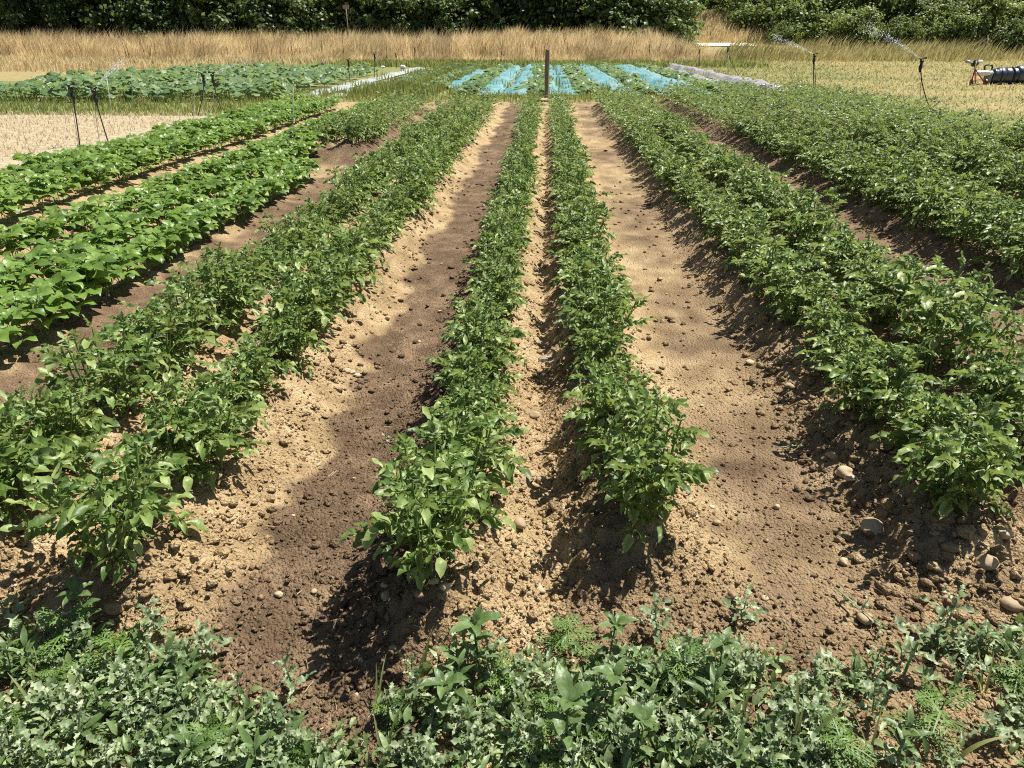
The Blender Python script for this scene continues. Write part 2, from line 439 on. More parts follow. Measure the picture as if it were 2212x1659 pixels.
WX = [-7.0, -6.3, -4.5, -4.25, -3.6, -3.0, -2.93, -2.84, -2.2, -2.05, -1.9, -1.75, -1.62, -1.45, -1.25, -1.10, -1.02, -0.92, -0.45, -0.34, -0.24, -0.12, 0.03, 0.12, 0.25, 0.36, 0.46, 0.62, 0.82, 1.02, 1.2, 1.45, 1.6, 1.8, 2.0, 2.2, 2.45, 2.7, 3.1, 3.6, 4.5, 8]
WV0 = [.15, .2, .1, .1, .3, .35, .2, .7, .85, .7, .3, .05, .05, .1, .0, -.08, .1, .85, .98, .75, .25, -.08, .05, .35, .5, .2, -.05, .15, .42, .45, .40, .35, .25, .5, .45, .3, .55, .7, .55, .5, .5, .5]  # damp across the rows; the middle furrow's right half also has shade painted in
WV = [v * 1.25 - .02 for v in WV0]
def wetness_and_shade(x, y):
    n = fbm(x * 1.6, y * 0.8, 77, 3) - 0.5
    n2 = fbm(x * 5, y * 5, 88, 3) - 0.5
    w = np.interp(x + 0.30 * n2 + 0.02 * n, WX, WV) + 0.25 * n + 0.25 * n2
    far = sstep(4.0, 9.0, y)
    w = w - 0.05 * far
    # damp and dry stretches of the wheel track right of the middle rows
    tr = np.exp(-((x - 0.92) / 0.36) ** 2)
    w = w + tr * (0.7 * (fbm(x * 1.1 + 4, y * 1.5 + 1, 55, 2) - 0.50))
    # headland in front of the ridges
    f = 1 - sstep(1.72, 2.02, y + 0.25 * n2)
    wf = np.interp(x, [-3, -1.7, -1.45, -1.25, -1.1, -0.96, -0.5, -0.34, -0.24, 0.02, 0.12, 0.5, 0.95, 1.25, 1.8, 3], [.1, .1, .5, .35, .02, .85, .98, .8, .25, .0, .6, .8, .6, .4, .35, .4]) + 0.7 * n + 0.4 * n2
    w = w * (1 - f) + wf * f
    for hx, hy, hh, hr in HEAPS:
        w = w + 1.0 * np.exp(-(np.hypot(x - hx, y - hy) / (hr * 1.3)) ** 2)
    return np.clip(w, 0, 1)
def land_z(x, y):
    x = np.asarray(x, float); y = np.asarray(y, float)
    z = -0.02 + 0 * x
    z = z + 0.5 * sstep(56, 66, y) * (1 - sstep(8, 18, x))
    z = z + sstep(58, 82, y) * sstep(6, 18, x) * 1.2
    z = z + sstep(64, 90, y) * sstep(17, 30, x) * 2.8
    z = z + 2.2 * sstep(72, 88, y) * sstep(9, 12.5, x) * (1 - sstep(18, 24, x))
    z = z + sstep(85, 260, y) * 8
    return z + 0.05 * (fbm(x * .5, y * .5, 31, 2) - .5) * sstep(20, 26, np.hypot(x, y))
def land_green(x, y):
    """how green (1) or dried out (0) the grass of the open land is"""
    n = fbm(x * .35, y * .35, 61, 4) - .5
    g = 0.25 + 0 * x
    g = np.where((x < -6) & (y > 18) , 0.75, g)
    g = np.where((x > -9) & (x < 9) & (y > 18), 0.62, g)
    g = np.where((x < -18.6) & (y > 33), 0.0, g)
    g = np.maximum(g, 0.85 * sstep(50, 53, y) * (1 - sstep(57.5, 59, y)) * (1 - sstep(12, 18, x)))
    right = sstep(8.0, 9.5, x)
    lines = sstep(.25, .75, 0.5 + 0.5 * np.sin((x * 0.30 + y * 0.95) * 1.1 + 3.0 * n))
    g = g * (1 - right) + right * (0.22 + 0.5 * (1 - sstep(9, 13, x)) * (1 - sstep(30, 34, y)) + 0.45 * sstep(30, 36, y) * (1 - sstep(13, 22, x)) - 0.45 * lines + .22)
    g = g + sstep(68, 72, y) * (1 - sstep(5, 9, x)) + sstep(88, 94, y) + .6 * sstep(66, 74, y) * sstep(22, 28, x)
    return np.clip(g + 0.75 * n, 0, 1)

def grid_mesh(name, xs, ys, zf, mat, attr=None, mask=None, smooth=True):
    X, Y = np.meshgrid(xs, ys)
    Z = zf(X, Y)
    nx, ny = len(xs), len(ys)
    idx = np.arange(nx * ny).reshape(ny, nx)
    Q = np.stack([idx[:-1, :-1], idx[:-1, 1:], idx[1:, 1:], idx[1:, :-1]], -1).reshape(-1, 4)
    a = T(np.stack([X, Y, Z], -1).reshape(-1, 3), Q)
    a.t = vnoise(X * 9, Y * 9, 71).ravel()
    at_ = {k: f(X, Y).ravel() for k, f in (attr or {}).items()}
    return link(name, mesh_of(name, a, mat, smooth, at_))
def axis(lo, hi, c, s0, g):
    """grid lines that lie closer together near c"""
    out = [c]
    v = c
    while v < hi: v += s0 + g * abs(v - c) ** 1.15; out.append(v)
    v = c
    while v > lo: v -= s0 + g * abs(v - c) ** 1.15; out.insert(0, v)
    return np.array(out)

def ground_mat():
    m, t, out = new_mat("open_land")
    g = N(t, "ShaderNodeAttribute", attribute_name="green").outputs["Fac"]
    geo = N(t, "ShaderNodeNewGeometry")
    n1 = N(t, "ShaderNodeTexNoise"); n1.inputs["Scale"].default_value = 3; n1.inputs["Detail"].default_value = 8
    n2 = N(t, "ShaderNodeTexNoise"); n2.inputs["Scale"].default_value = 25; n2.inputs["Detail"].default_value = 3
    for n in (n1, n2): t.links.new(geo.outputs["Position"], n.inputs["Vector"])
    v = math_n(t, 'ADD', math_n(t, 'MULTIPLY', n1.outputs[0], .5), math_n(t, 'MULTIPLY', n2.outputs[0], .5))
    dry = ramp(t, v, [(.3, (.15, .12, .055)), (.5, (.27, .22, .105)), (.7, (.40, .33, .175))])
    grn = ramp(t, v, [(.3, (.06, .085, .025)), (.5, (.13, .17, .055)), (.7, (.24, .26, .10))])
    f = math_n(t, 'ADD', g, math_n(t, 'MULTIPLY', math_n(t, 'SUBTRACT', n1.outputs[0], .5), .9), clamp=True)
    col = mixc(t, f, dry, grn)
    pb = N(t, "ShaderNodeBsdfPrincipled"); pb.inputs["Roughness"].default_value = .95; pb.inputs["Specular IOR Level"].default_value = .1
    t.links.new(col, pb.inputs["Base Color"])
    bp = N(t, "ShaderNodeBump"); bp.inputs["Strength"].default_value = .8; bp.inputs["Distance"].default_value = .05
    t.links.new(n2.outputs[0], bp.inputs["Height"]); t.links.new(bp.outputs[0], pb.inputs["Normal"])
    t.links.new(pb.outputs[0], out.inputs[0])
    return m
M_LAND = ground_mat()
xs = np.concatenate([np.linspace(-600, -60, 20)[:-1], np.arange(-60, 60.1, .5), np.linspace(60, 600, 20)[1:]])
ys = np.concatenate([np.linspace(-300, -2, 12)[:-1], np.arange(-2, 95, .5), np.linspace(95, 900, 25)])
def land_low(x, y):      # dips under the tilled field so that the two never meet
    inside = sstep(-8.4, -7.6, x) * (1 - sstep(7.9, 8.6, x)) * sstep(-0.8, -0.1, y) * (1 - sstep(22.5, 23.3, y))
    return land_z(x, y) - 0.12 * inside
o = grid_mesh("ground", xs, ys, land_low, M_LAND, {"green": land_green}); tag(o, kind="structure", label="open land of mown dry grass around the vegetable field")
# tilled soil
sx = axis(-8.0, 8.2, 0.1, 0.0125, 0.0085)
sy = axis(-0.4, 23.0, 1.5, 0.0115, 0.0095)
def field_z(x, y):
    e = sstep(-7.9, -6.9, x) * (1 - sstep(7.4, 8.1, x)) * sstep(-0.3, 0.2, y) * (1 - sstep(22.0, 22.9, y))
    return soil_z(x, y) * e - 0.1 * (1 - e)
o = grid_mesh("soil_field", sx, sy, field_z, M_SOIL, {"wet": wetness_and_shade}); tag(o, kind="structure", label="tilled loam field with ridged rows and wheel tracks")

# ------------------------------------------------------------------ clods and crumbs on the soil
def scatter_clods():
    parts = []; wet_shades = []
    shapes_s = [lump(1, 0.7, rng) for _ in range(6)]
    shapes_b = [lump(2, 0.5, rng) for _ in range(6)]
    def put(n, xlo, xhi, ylo, yhi, smin, smax, shapes, keep, power=2.2):
        x = rng.uniform(xlo, xhi, n); u = rng.random(n)
        y = ylo * (yhi / ylo) ** u
        k = rng.random(n) < keep(x, y)
        x, y = x[k], y[k]
        s = smin + (smax - smin) * rng.random(len(x)) ** power
        z = soil_z(x, y)
        M = np.zeros((len(x), 4, 4)); 
        for i in range(len(x)):
            M[i] = mat4((x[i], y[i], z[i] + s[i] * 0.28), rng.uniform(0, 6.28), (s[i] * rng.uniform(.8, 1.25), s[i] * rng.uniform(.8, 1.2), s[i] * rng.uniform(.7, 1.1)), rng.uniform(-.4, .4), rng.uniform(-.4, .4))
        w = wetness_and_shade(x, y) + rng.normal(0, .12, len(x))
        which = rng.integers(0, len(shapes), len(x))
        for q in range(len(shapes)):
            sel = which == q
            if sel.any():
                a = many(shapes[q], M[sel], rng.uniform(.35, .75, sel.sum()))
                parts.append(a); wet_shades.append(np.repeat(np.clip(w[sel], 0, 1), len(shapes[q].V)))
    def flank(x, y):
        r = np.zeros_like(x)
        for rx, ya, yb in PROWS.values():
            e = (y > ya - 0.45) & (y < yb + .3)
            d = np.abs(x - rx)
            r = np.maximum(r, np.where(e, np.exp(-((d - 0.20) / 0.13) ** 2), 0))
        return r
    coarse = lambda x, y: np.clip(0.035 + 0.75 * flank(x, y) + 0.5 * np.exp(-((x - 1.35) / .22) ** 2) * (y < 4.5) + 0.55 * (y < 1.95) * (np.abs(x + .05) < .25) + .5 * (y < 2.0) * (x > 1.1) + .35 * (y < 1.95) * (x < -.9), 0, 1)
    put(5200, -2.6, 2.6, 1.2, 3.8, 0.006, 0.020, shapes_b, coarse, 1.7)
    put(1100, 0.85, 2.3, 1.5, 3.6, 0.010, 0.030, shapes_b, lambda x, y: np.clip(1.2 - np.abs(x - 1.48) * 2.4 + .5 * (y < 1.95) * (x > 1.2), 0, 1), 1.6)
    put(260, -2.3, 1.0, 1.5, 2.8, 0.012, 0.028, shapes_b, lambda x, y: 0.9 * flank(x, y), 1.8)
    dense = lambda x, y: np.clip(.30 + .7 * flank(x, y) + .3 * (y < 1.9), 0, 1)
    put(36000, -2.5, 2.5, 1.2, 3.6, 0.003, 0.0105, shapes_s, dense, 1.3)
    put(15000, -4.6, 4.6, 3.3, 9.5, 0.006, 0.026, shapes_s, lambda x, y: np.clip(.16 + .85 * flank(x, y), 0, 1), 1.8)
    put(5000, -5.5, 7.0, 8.0, 18.0, 0.012, 0.035, shapes_s, lambda x, y: np.clip(.1 + .8 * flank(x, y), 0, 1), 2.0)
    a = join(parts)
    o = link("soil_clods", mesh_of("soil_clods", a, M_SOIL, True, {"wet": np.concatenate(wet_shades)}))
    tag(o, kind="stuff", label="crumbly clods of loam strewn over ridges and furrows")
    # small pale pebbles
    parts = []
    n = 200
    x = rng.uniform(-2.6, 3.6, n); y = 1.3 * (9 / 1.3) ** rng.random(n); s = rng.uniform(.005, .013, n) * (1 + .07 * y)
    z = soil_z(x, y)
    Ms = [mat4((x[i], y[i], z[i] + s[i] * .3), rng.uniform(0, 6.28), (s[i], s[i] * rng.uniform(.6, 1), s[i] * .6), rng.uniform(-.3, .3)) for i in range(n)]
    o = link("pebbles", mesh_of("pebbles", many(lump(2, .1, rng), Ms), M_PALE, True)); tag(o, kind="stuff", label="small pale pebbles lying on the soil")
scatter_clods()
# bits of straw and dead stalk on the soil
def straw_bits(n=420):
    x = rng.uniform(-2.4, 2.4, n); y = 1.25 * (5.5 / 1.25) ** rng.random(n); z = soil_z(x, y) + .006
    sh = tube(np.array([[0, -.5, 0], [.02, 0, .03], [0, .5, 0]]), .05, 3, False)
    Ms = [mat4((x[i], y[i], z[i]), rng.uniform(0, 6.28), (.03, rng.uniform(.015, .055), .03), rng.uniform(-.25, .25)) for i in range(n)]
    o = link("straw_bits", mesh_of("straw_bits", many(sh, Ms, rng.uniform(.2, .9, n)), M_STUB)); tag(o, "short bits of dead stalk scattered over the soil", None, None, "stuff")
straw_bits()

# ------------------------------------------------------------------ leaf shapes
def blade(L, W, rows, shape, fold=0.3, droop=0.6, wave=0.0, cols=3, tooth=None, r=rng, tint=0.5, edge=0.12, lift=0.0):
    """one leaf lamina along +Y: folded along the midrib, bending down towards its tip"""
    ts = np.linspace(0, 1, rows)
    ang = lift - droop * ts ** 1.2
    dy = np.cos(ang); dz = np.sin(ang)
    y = np.concatenate([[0], np.cumsum((dy[1:] + dy[:-1]) / 2)]) * L / (rows - 1)
    z = np.concatenate([[0], np.cumsum((dz[1:] + dz[:-1]) / 2)]) * L / (rows - 1)
    V = []; tt = []
    ss = np.linspace(-1, 1, cols)
    ph = r.uniform(0, 6.28)
    for i, t in enumerate(ts):
        w = W * shape(t)
        if tooth is not None: w *= tooth[i]
        for s in ss:
            wv = wave * W * math.sin(ph + t * 9 + (2.2 if s > 0 else 0)) * abs(s) ** 2
            f = fold * (1 - .3 * t)
            V.append([s * w * math.cos(f), y[i] - dz[i] * 0, z[i] + abs(s) ** 1.3 * w * math.sin(f) + wv])
            tt.append(tint + edge * abs(s) - .05 + r.uniform(-.05, .05))
    Q = [[i * cols + k, i * cols + k + 1, (i + 1) * cols + k + 1, (i + 1) * cols + k] for i in range(rows - 1) for k in range(cols - 1)]
    return T(V, Q, None, tt)
ovate = lambda t: max(0.03, math.sin(math.pi * min(1, t ** 0.72)) ** 0.85 if t < 1 else 0.03)
lance = lambda t: max(0.03, math.sin(math.pi * t ** 0.85) ** 0.8 if t < 1 else 0.03)
def rot(axis_, a): return np.array(Matrix.Rotation(a, 4, axis_))

def potato_leaf(r, lod=0):
    L = r.uniform(.085, .12)
    n = 6
    ang = r.uniform(.25, .6) - np.linspace(0, 1, n) * r.uniform(.5, 1.3)
    p = np.zeros((n, 3))
    for i in range(1, n): p[i] = p[i - 1] + np.array([0, math.cos(ang[i]), math.sin(ang[i])]) * L / (n - 1)
    out = []
    if lod == 0: out.append(tube(p, np.linspace(.0022, .0011, n), 3, False, .6))
    rows = 6 if lod == 0 else 3
    def put(ti, yawv, size, rollv):
        f = ti * (n - 1); i = min(int(f), n - 2); pos = p[i] + (p[i + 1] - p[i]) * (f - i)
        d = p[i + 1] - p[i]; d = d / np.linalg.norm(d)
        sd = np.array([math.sin(yawv), d[1] * math.cos(yawv), d[2] * math.cos(yawv) + .12])
        b = blade(size, size * r.uniform(.24, .33), rows, lance, r.uniform(.35, 1.1), r.uniform(.1, 1.2), .35, 3, None, r, r.uniform(.12, .9), .18)  # wide random tint: the pale leaflets stand in for sunlit highlights
        out.append(b.moved(frame(pos, sd, (rollv * math.copysign(1, yawv), 0, 1))))
    for ti, sz in ((.40, .030), (.62, .042), (.84, .047)):
        for sg in (-1, 1):
            if lod and ti < .5: continue
            put(ti + r.uniform(-.04, .04), sg * r.uniform(.75, 1.15), sz * r.uniform(.85, 1.25), r.uniform(-.3, .6))
    put(.99, r.uniform(-.2, .2), r.uniform(.047, .063), r.uniform(-.4, .4))
    return join(out)
def plant_spec(r, nst, h, spread, leaf_n, nleaf, lean=(.1, .55), top=True):
    """stems as point lists and leaves as (leaf shape number, matrix)"""
    stems = []; leaves = []
    for k in range(nst):
        az = 2 * math.pi * (k + r.uniform(-.35, .35)) / nst
        base = np.array([math.cos(az), math.sin(az), 0]) * r.uniform(.02, spread)
        ln = r.uniform(*lean) if k else r.uniform(0, .2)
        d = np.array([math.cos(az) * math.sin(ln), math.sin(az) * math.sin(ln), math.cos(ln)])
        H = h * r.uniform(.75, 1.1)
        pts = [base - np.array([0, 0, .03])]
        for i in range(5):
            pts.append(base + d * H * (i + 1) / 5 + np.array([0, 0, .03 * H * i]) * .5)
        stems.append(np.array(pts))
        ga = r.uniform(0, 6.28)
        for j in range(nleaf):
            f = .18 + .80 * j / (nleaf - 1)
            pos = base + d * H * f
            ga += 2.4 + r.uniform(-.3, .3)
            el = r.uniform(.05, .75) + (.6 * max(0, f - .5) / .5 if top else -.05)
            ld = np.array([math.cos(ga) * math.cos(el), math.sin(ga) * math.cos(el), math.sin(el)])
            s = (.75 + .45 * math.sin(math.pi * min(1, f * 1.05)) ** .7) * r.uniform(.85, 1.15) * (.8 if f > .93 else 1)
            leaves.append((int(r.integers(0, leaf_n)), frame(pos, ld, (0, 0, 1), s)))
    return stems, leaves
def stems_T(stems, rad): return join([tube(s, np.linspace(rad, rad * .55, len(s)), 5, False, .5) for s in stems])

r_p = np.random.default_rng(101)
PLEAF = [potato_leaf(r_p) for _ in range(9)]
PLEAF_ME = [mesh_of("potato_leaf", a, M_POTATO, True) for a in PLEAF]
PLEAF_LO = [potato_leaf(r_p, 1) for _ in range(6)]
PSPEC = [plant_spec(r_p, int(r_p.integers(7, 10)), r_p.uniform(.25, .32), .08, 9, 9, (.05, .40)) for _ in range(8)]
PSTEM_ME = [mesh_of("potato_stems", stems_T(s, .0055), M_PSTEM, True) for s, l in PSPEC]
PFOL = [join([PLEAF[k].moved(M) for k, M in l]) for s, l in PSPEC]
PFOL_ME = [mesh_of("potato_foliage", a, M_POTATO, True) for a in PFOL]
PLO = [join([PLEAF_LO[k % 6].moved(M) for k, M in plant_spec(r_p, 6, .31, .10, 9, 6, (.05, .42))[1]]) for _ in range(5)]

ROWNAME = {"L1": "the row left of the narrow middle furrow", "R1": "the row right of the narrow middle furrow",
           "L2": "the row left of the dark wheel track", "L3": "the row beside the brown bean path",
           "R2": "the row right of the tan wheel track", "R3": "the second row right of the tan track",
           "R4": "the innermost row of the dense block", "R5": "the second row of the dense block",
           "R6": "the third row of the dense block", "R7": "the fourth row of the dense block",
           "R8": "the fifth row of the dense block", "R9": "the row bordering the mown field",
           "L4": "the short row behind the soil heaps", "L5": "the short row between heaps and beans"}
def in_view(x, y, z=.3, m=60):
    c = _cw.T @ np.array([x, y, z - CAM_H])
    if c[2] > -0.1: return False
    px = CX + F_PX * c[0] / -c[2]; py = CY - F_PX * c[1] / -c[2]
    return -m < px < 2212 + m and py < 1659 + m
pot = []
for rn, (rx, ya, yb) in PROWS.items():
    n = int((yb - ya) / .37) + 1; k = 0
    for i in range(n):
        x = rx + rng.normal(0, .022); y = ya + i * .37 + rng.normal(0, .03)
        s = rng.uniform(.82, 1.2) * (1.04 if rn in ("L2", "L3", "R3") else 1.0) * (1.10 if rn in ("R4", "R5", "R6", "R7", "R8", "R9") else 1)
        if rn in ("L1", "R1"): s *= .95
        if not in_view(x, y, .25, 90): continue
        k += 1
        pot.append((math.hypot(x, y), rn, k, x, y, s, rng.uniform(0, 6.28), int(rng.integers(0, 8))))
pot.sort()
def potato_part(rn): return "potato plants in " + ROWNAME[rn]
NEAR_LEAVES = 52
far_parts = []
for i, (d, rn, k, x, y, s, rz, v) in enumerate(pot):
    z = float(soil_z(x, y)) - .015
    if i < 290:
        lab = ordinal(k) + " potato plant, counted from the front, in " + ROWNAME[rn]
        p = thing("potato_plant", lab, "potato plant", (x, y, z), rz, potato_part(rn), s)
        link("stem", PSTEM_ME[v], p)
        if i < NEAR_LEAVES:
            for lk, M in PSPEC[v][1]: link("leaf", PLEAF_ME[lk], p, M)
        else:
            f = link("foliage", PFOL_ME[v], p); f["kind"] = "stuff"
    else:
        far_parts.append(PLO[v % 5].moved(mat4((x, y, z), rz, (s * 1.15, s * 1.15, s * 1.05))))
        a = join(far_parts)
o = link("potato_foliage", mesh_of("far_potato_foliage", a, M_POTATO, True)); tag(o, "far ends of the potato rows merging into one green mass", None, None, "stuff")

# ------------------------------------------------------------------ beans
def bean_leaf(r, lod=0):
    out = []
    L = r.uniform(.07, .11)
    n = 4
    p = np.array([[0, L * i / (n - 1) * .75, L * i / (n - 1) * .6 * (1 - .2 * i / 3)] for i in range(n)])
    out.append(tube(p, .0022, 3, False, .7))
    tip = p[-1]
    for yawv, k in ((0, 1.1), (-1.35, 1.0), (1.35, 1.0)):
        S = r.uniform(.066, .094) * k
        sd = np.array([math.sin(yawv), math.cos(yawv), r.uniform(-.15, .15)])
        off = np.array([math.sin(yawv) * .006, .014 if yawv == 0 else 0, 0])
        b = blade(S, S * r.uniform(.36, .42), 6, ovate, r.uniform(.05, .35), r.uniform(.9, 1.7), .16, 5, None, r, r.uniform(.12, .9), .06, r.uniform(.1, .4))
        out.append(b.moved(frame(tip + off, sd, (r.uniform(-.25, .25), r.uniform(-.2, .2), 1))))
    return join(out)
r_b = np.random.default_rng(202)
BLEAF = [bean_leaf(r_b) for _ in range(7)]
BLEAF_ME = [mesh_of("bean_leaf", a, M_BEAN, True) for a in BLEAF]
def bean_spec(r):
    st, lv = plant_spec(r, 4, r.uniform(.18, .25), .04, 7, 5, (.05, .38), False)
    return st, lv
BSPEC = [bean_spec(r_b) for _ in range(6)]
BSTEM_ME = [mesh_of("bean_stems", stems_T(s, .004), M_PSTEM, True) for s, l in BSPEC]
BFOL_ME = [mesh_of("bean_foliage", join([BLEAF[k].moved(M) for k, M in l]), M_BEAN, True) for s, l in BSPEC]
BNAME = {"B1": "the bean row beside the brown path", "B2": "the second bean row from the brown path", "B3": "the third bean row from the brown path",
         "B4": "the bean row just beyond the pale furrow", "B5": "the middle row of the far bean bed", "B6": "the bean row along the stubble"}
beans = []
for rn, (rx, ya, yb) in BROWS.items():
    sp = .215 if rn in ("B1", "B2", "B3") else .27
    n = int((yb - ya) / sp) + 1; k = 0
    for i in range(n):
        x = rx + rng.normal(0, .03); y = ya + i * sp + rng.normal(0, .03)
        if not in_view(x, y, .25, 90): continue
        if rn == "B3" and 5.0 < y < 5.25: continue
        k += 1
        s = rng.uniform(.92, 1.18) * (1.05 if rn in ("B4", "B5", "B6") else 1.0)
        beans.append((math.hypot(x, y), rn, k, x, y, s, rng.uniform(0, 6.28), int(rng.integers(0, 6))))
beans.sort()
far_parts = []
BLO = [join([BLEAF[k].moved(M) for k, M in BSPEC[q][1][::2]]) for q in range(3)]
for i, (d, rn, k, x, y, s, rz, v) in enumerate(beans):
    z = float(soil_z(x, y)) - .01
    if i < 250:
        p = thing("bean_plant", ordinal(k) + " bean plant, counted from the front, in " + BNAME[rn], "bean plant", (x, y, z), rz, "bean plants in " + BNAME[rn], s)
        link("stem", BSTEM_ME[v], p)
        if i < 34:
            for lk, M in BSPEC[v][1]: link("leaf", BLEAF_ME[lk], p, M)
        else:
            f = link("foliage", BFOL_ME[v], p); f["kind"] = "stuff"
    else:
        far_parts.append(BLO[v % 3].moved(mat4((x, y, z), rz, s * 1.1)))
if far_parts:
    o = link("bean_foliage", mesh_of("far_bean_foliage", join(far_parts), M_BEAN, True)); tag(o, "far ends of the bean rows by the stubble", None, None, "stuff")
print("potatoes", len(pot), "beans", len(beans))

# ------------------------------------------------------------------ stones one can pick out on the soil
STONES = [  # picture x, y, half width in picture pixels, material, label
    (1174, 779, 19, M_GREY, "grey angular stone in the narrow middle furrow"),
    (1154, 897, 13, M_STONE, "rounded tan stone in the middle furrow below the grey stone"),
    (1147, 1024, 12, M_STONE, "upper left of two tan stones side by side in the middle furrow"),
    (1168, 1036, 13, M_STONE, "lower right of two tan stones side by side in the middle furrow"),
    (1124, 1131, 15, M_STONE, "tan stone in the furrow beside the front left middle potato plants"),
    (1396, 1175, 13, M_PALE, "pale chipped stone just below the front right middle potato plant"),
    (1130, 752, 8, M_PALE, "small pale flat stone left of the grey angular stone"),
    (750, 801, 8, M_PALE, "left of three pale pebbles lying on the tan slope"),
    (761, 804, 9, M_PALE, "middle of three pale pebbles lying on the tan slope"),
    (772, 811, 8, M_PALE, "right of three pale pebbles lying on the tan slope"),
    (838, 688, 7, M_PALE, "pale pebble on the tan edge of the dark wheel track"),
    (937, 1257, 12, M_PALE, "pale rounded stone under the front tip of the left middle row"),
    (964, 1268, 13, M_PALE, "larger pale stone right of the tip of the left middle row"),
    (838, 1289, 15, M_STONE, "yellowish flat stone left of the tip of the left middle row"),
    (906, 1285, 11, M_BROWN, "smooth brown oblong stone standing below the left middle row"),
    (852, 1398, 15, M_STONE, "knobbly tan stone at the edge of the weeds below the dark track"),
    (1142, 1276, 11, M_BROWN, "left of two stones on the loam tongue between the middle rows"),
    (1168, 1274, 13, M_PALE, "pale right one of two stones between the middle rows"),
    (1257, 1281, 11, M_BROWN, "small brown stone on the damp patch below the right middle row"),
    (983, 1345, 8, M_PALE, "white pebble above the weeds below the left middle row"),
    (250, 1313, 21, M_BROWN, "big brown stone beside the weeds below the left potato pair"),
    (304, 1290, 9, M_STONE, "small stone right above the big brown stone"),
    (563, 1291, 8, M_BROWN, "small round dark stone on the dark wheel track"),
    (602, 1285, 9, M_PALE, "pale oblong pebble on the dark wheel track"),
    (1620, 784, 10, M_PALE, "yellowish stone at the left foot of the right ridge"),
    (1706, 836, 12, M_STONE, "tan stone high on the flank of the right ridge"),
    (1798, 987, 15, M_STONE, "round tan stone halfway along the cloddy right flank"),
    (1826, 1023, 19, M_PALE, "upper of two touching yellow stones on the cloddy right flank"),
    (1838, 1034, 13, M_PALE, "lower of two touching yellow stones on the cloddy right flank"),
    (1881, 1141, 25, M_STONE, "largest flat stone at the foot of the right ridge"),
    (1677, 1095, 8, M_PALE, "small white stone on the tan wheel track"),
    (1824, 1214, 10, M_PALE, "white stone low on the tan wheel track by the clods"),
    (1549, 1129, 9, M_STONE, "small round stone right of the front right middle potato plant"),
    (2165, 1154, 19, M_PALE, "pale boulder-like stone under the front potato plant at far right"),
    (2128, 1215, 21, M_STONE, "big rounded stone among clods at the right edge"),
    (2048, 1204, 18, M_STONE, "big flat-topped stone left of the rounded one at the right edge"),
    (1580, 1288, 14, M_BROWN, "dark round stone above the weeds right of the middle"),
    (1868, 1338, 17, M_STONE, "flat triangular stone between wilted weed and thistles"),
    (2050, 1300, 16, M_STONE, "rough stone in the clods above the right thistles"),
    (2184, 1306, 20, M_STONE, "coarse stone at the right edge above the weeds"),
]
for px, py, hw, m, lab in STONES:
    p = at(px, py, .06)
    for _ in range(4): p = at(px, py, float(soil_z(p[0], p[1])) + .008)
    dist = np.linalg.norm(p - np.array([0, 0, CAM_H]))
    s = hw * dist / F_PX / 1.02
    a = lump(3, .10, rng, (1, rng.uniform(.75, .95), rng.uniform(.5, .72)))
    if m is M_GREY: a = lump(2, .25, rng, (1, .8, .7))
    o = link("stone", mesh_of("stone", a, m, m is not M_GREY), None, mat4((p[0], p[1], p[2] + .1 * s), rng.uniform(-.5, .5), s, rng.uniform(-.2, .2), rng.uniform(-.2, .2)))
    tag(o, lab, "stone", "single stones on the soil")

# ------------------------------------------------------------------ weeds along the front edge
r_w = np.random.default_rng(303)
def thistle_leaf(r):
    rows = 12
    tooth = np.array([1.0 if i % 2 else .36 for i in range(rows)]); tooth[0] = .6; tooth[-1] = .5
    L = r.uniform(.04, .072)
    b = blade(L, L * r.uniform(.17, .26), rows, lambda t: max(.05, .25 + .9 * math.sin(math.pi * min(1, t ** .9)) * .8 if t < 1 else .05), r.uniform(.1, .8), r.uniform(.2, 1.3), .5, 3, tooth, r, r.uniform(.1, .95), .1, r.uniform(0, .4))
    b.V[:, 2] += .12 * L * np.sin(b.V[:, 1] / L * 19 + r.uniform(0, 6)) * (np.abs(b.V[:, 0]) / (L * .25))
    return b
def rag_leaf(r):
    """twice-cut leaf: a rachis with narrow lobed side pieces"""
    L = r.uniform(.07, .10); out = []
    n = 6
    out.append(blade(L, .0035, 6, lambda t: 1 - .6 * t, .1, .5, 0, 3, None, r, .6))
    for i in range(1, n + 1):
        t = i / (n + .6)
        ln = L * .48 * math.sin(math.pi * (.25 + .68 * t)) ** .9
        for sg in (-1, 1):
            pos = np.array([0, L * t * .97, -L * .25 * t ** 2])
            d = np.array([sg * math.sin(.95), math.cos(.95), -.1 + r.uniform(-.45, .45)])
            Mx = frame(pos, d)
            tint = r.uniform(.35, .75)
            out.append(blade(ln, ln * .085, 4, lance, .3, .9, 0, 3, None, r, tint).moved(Mx))
            for u in (.4, .7):
                for s2 in (-1, 1):
                    q = frame(np.array([0, ln * u, -.05 * ln]), np.array([s2 * .75, .66, -.1]))
                    out.append(blade(ln * .42 * (1.1 - u * .4), ln * .055, 3, lance, .1, .3, 0, 3, None, r, tint).moved(Mx @ q))
    return join(out)
def pig_leaf(r):
    L = r.uniform(.055, .085)
    b = blade(L, L * r.uniform(.19, .25), 9, lance, r.uniform(.2, .7), r.uniform(.5, 1.4), .1, 5, None, r, r.uniform(.35, .65), .04, r.uniform(.2, .5))
    b.V[:, 2] += .03 * L * np.sin((b.V[:, 1] / L - np.abs(b.V[:, 0]) / L * 1.4) * 46)
    st = tube(np.array([[0, -.02, -.008], [0, 0, 0], [0, .01, .002]]), .0014, 3, False, .7)
    return join([st, b])
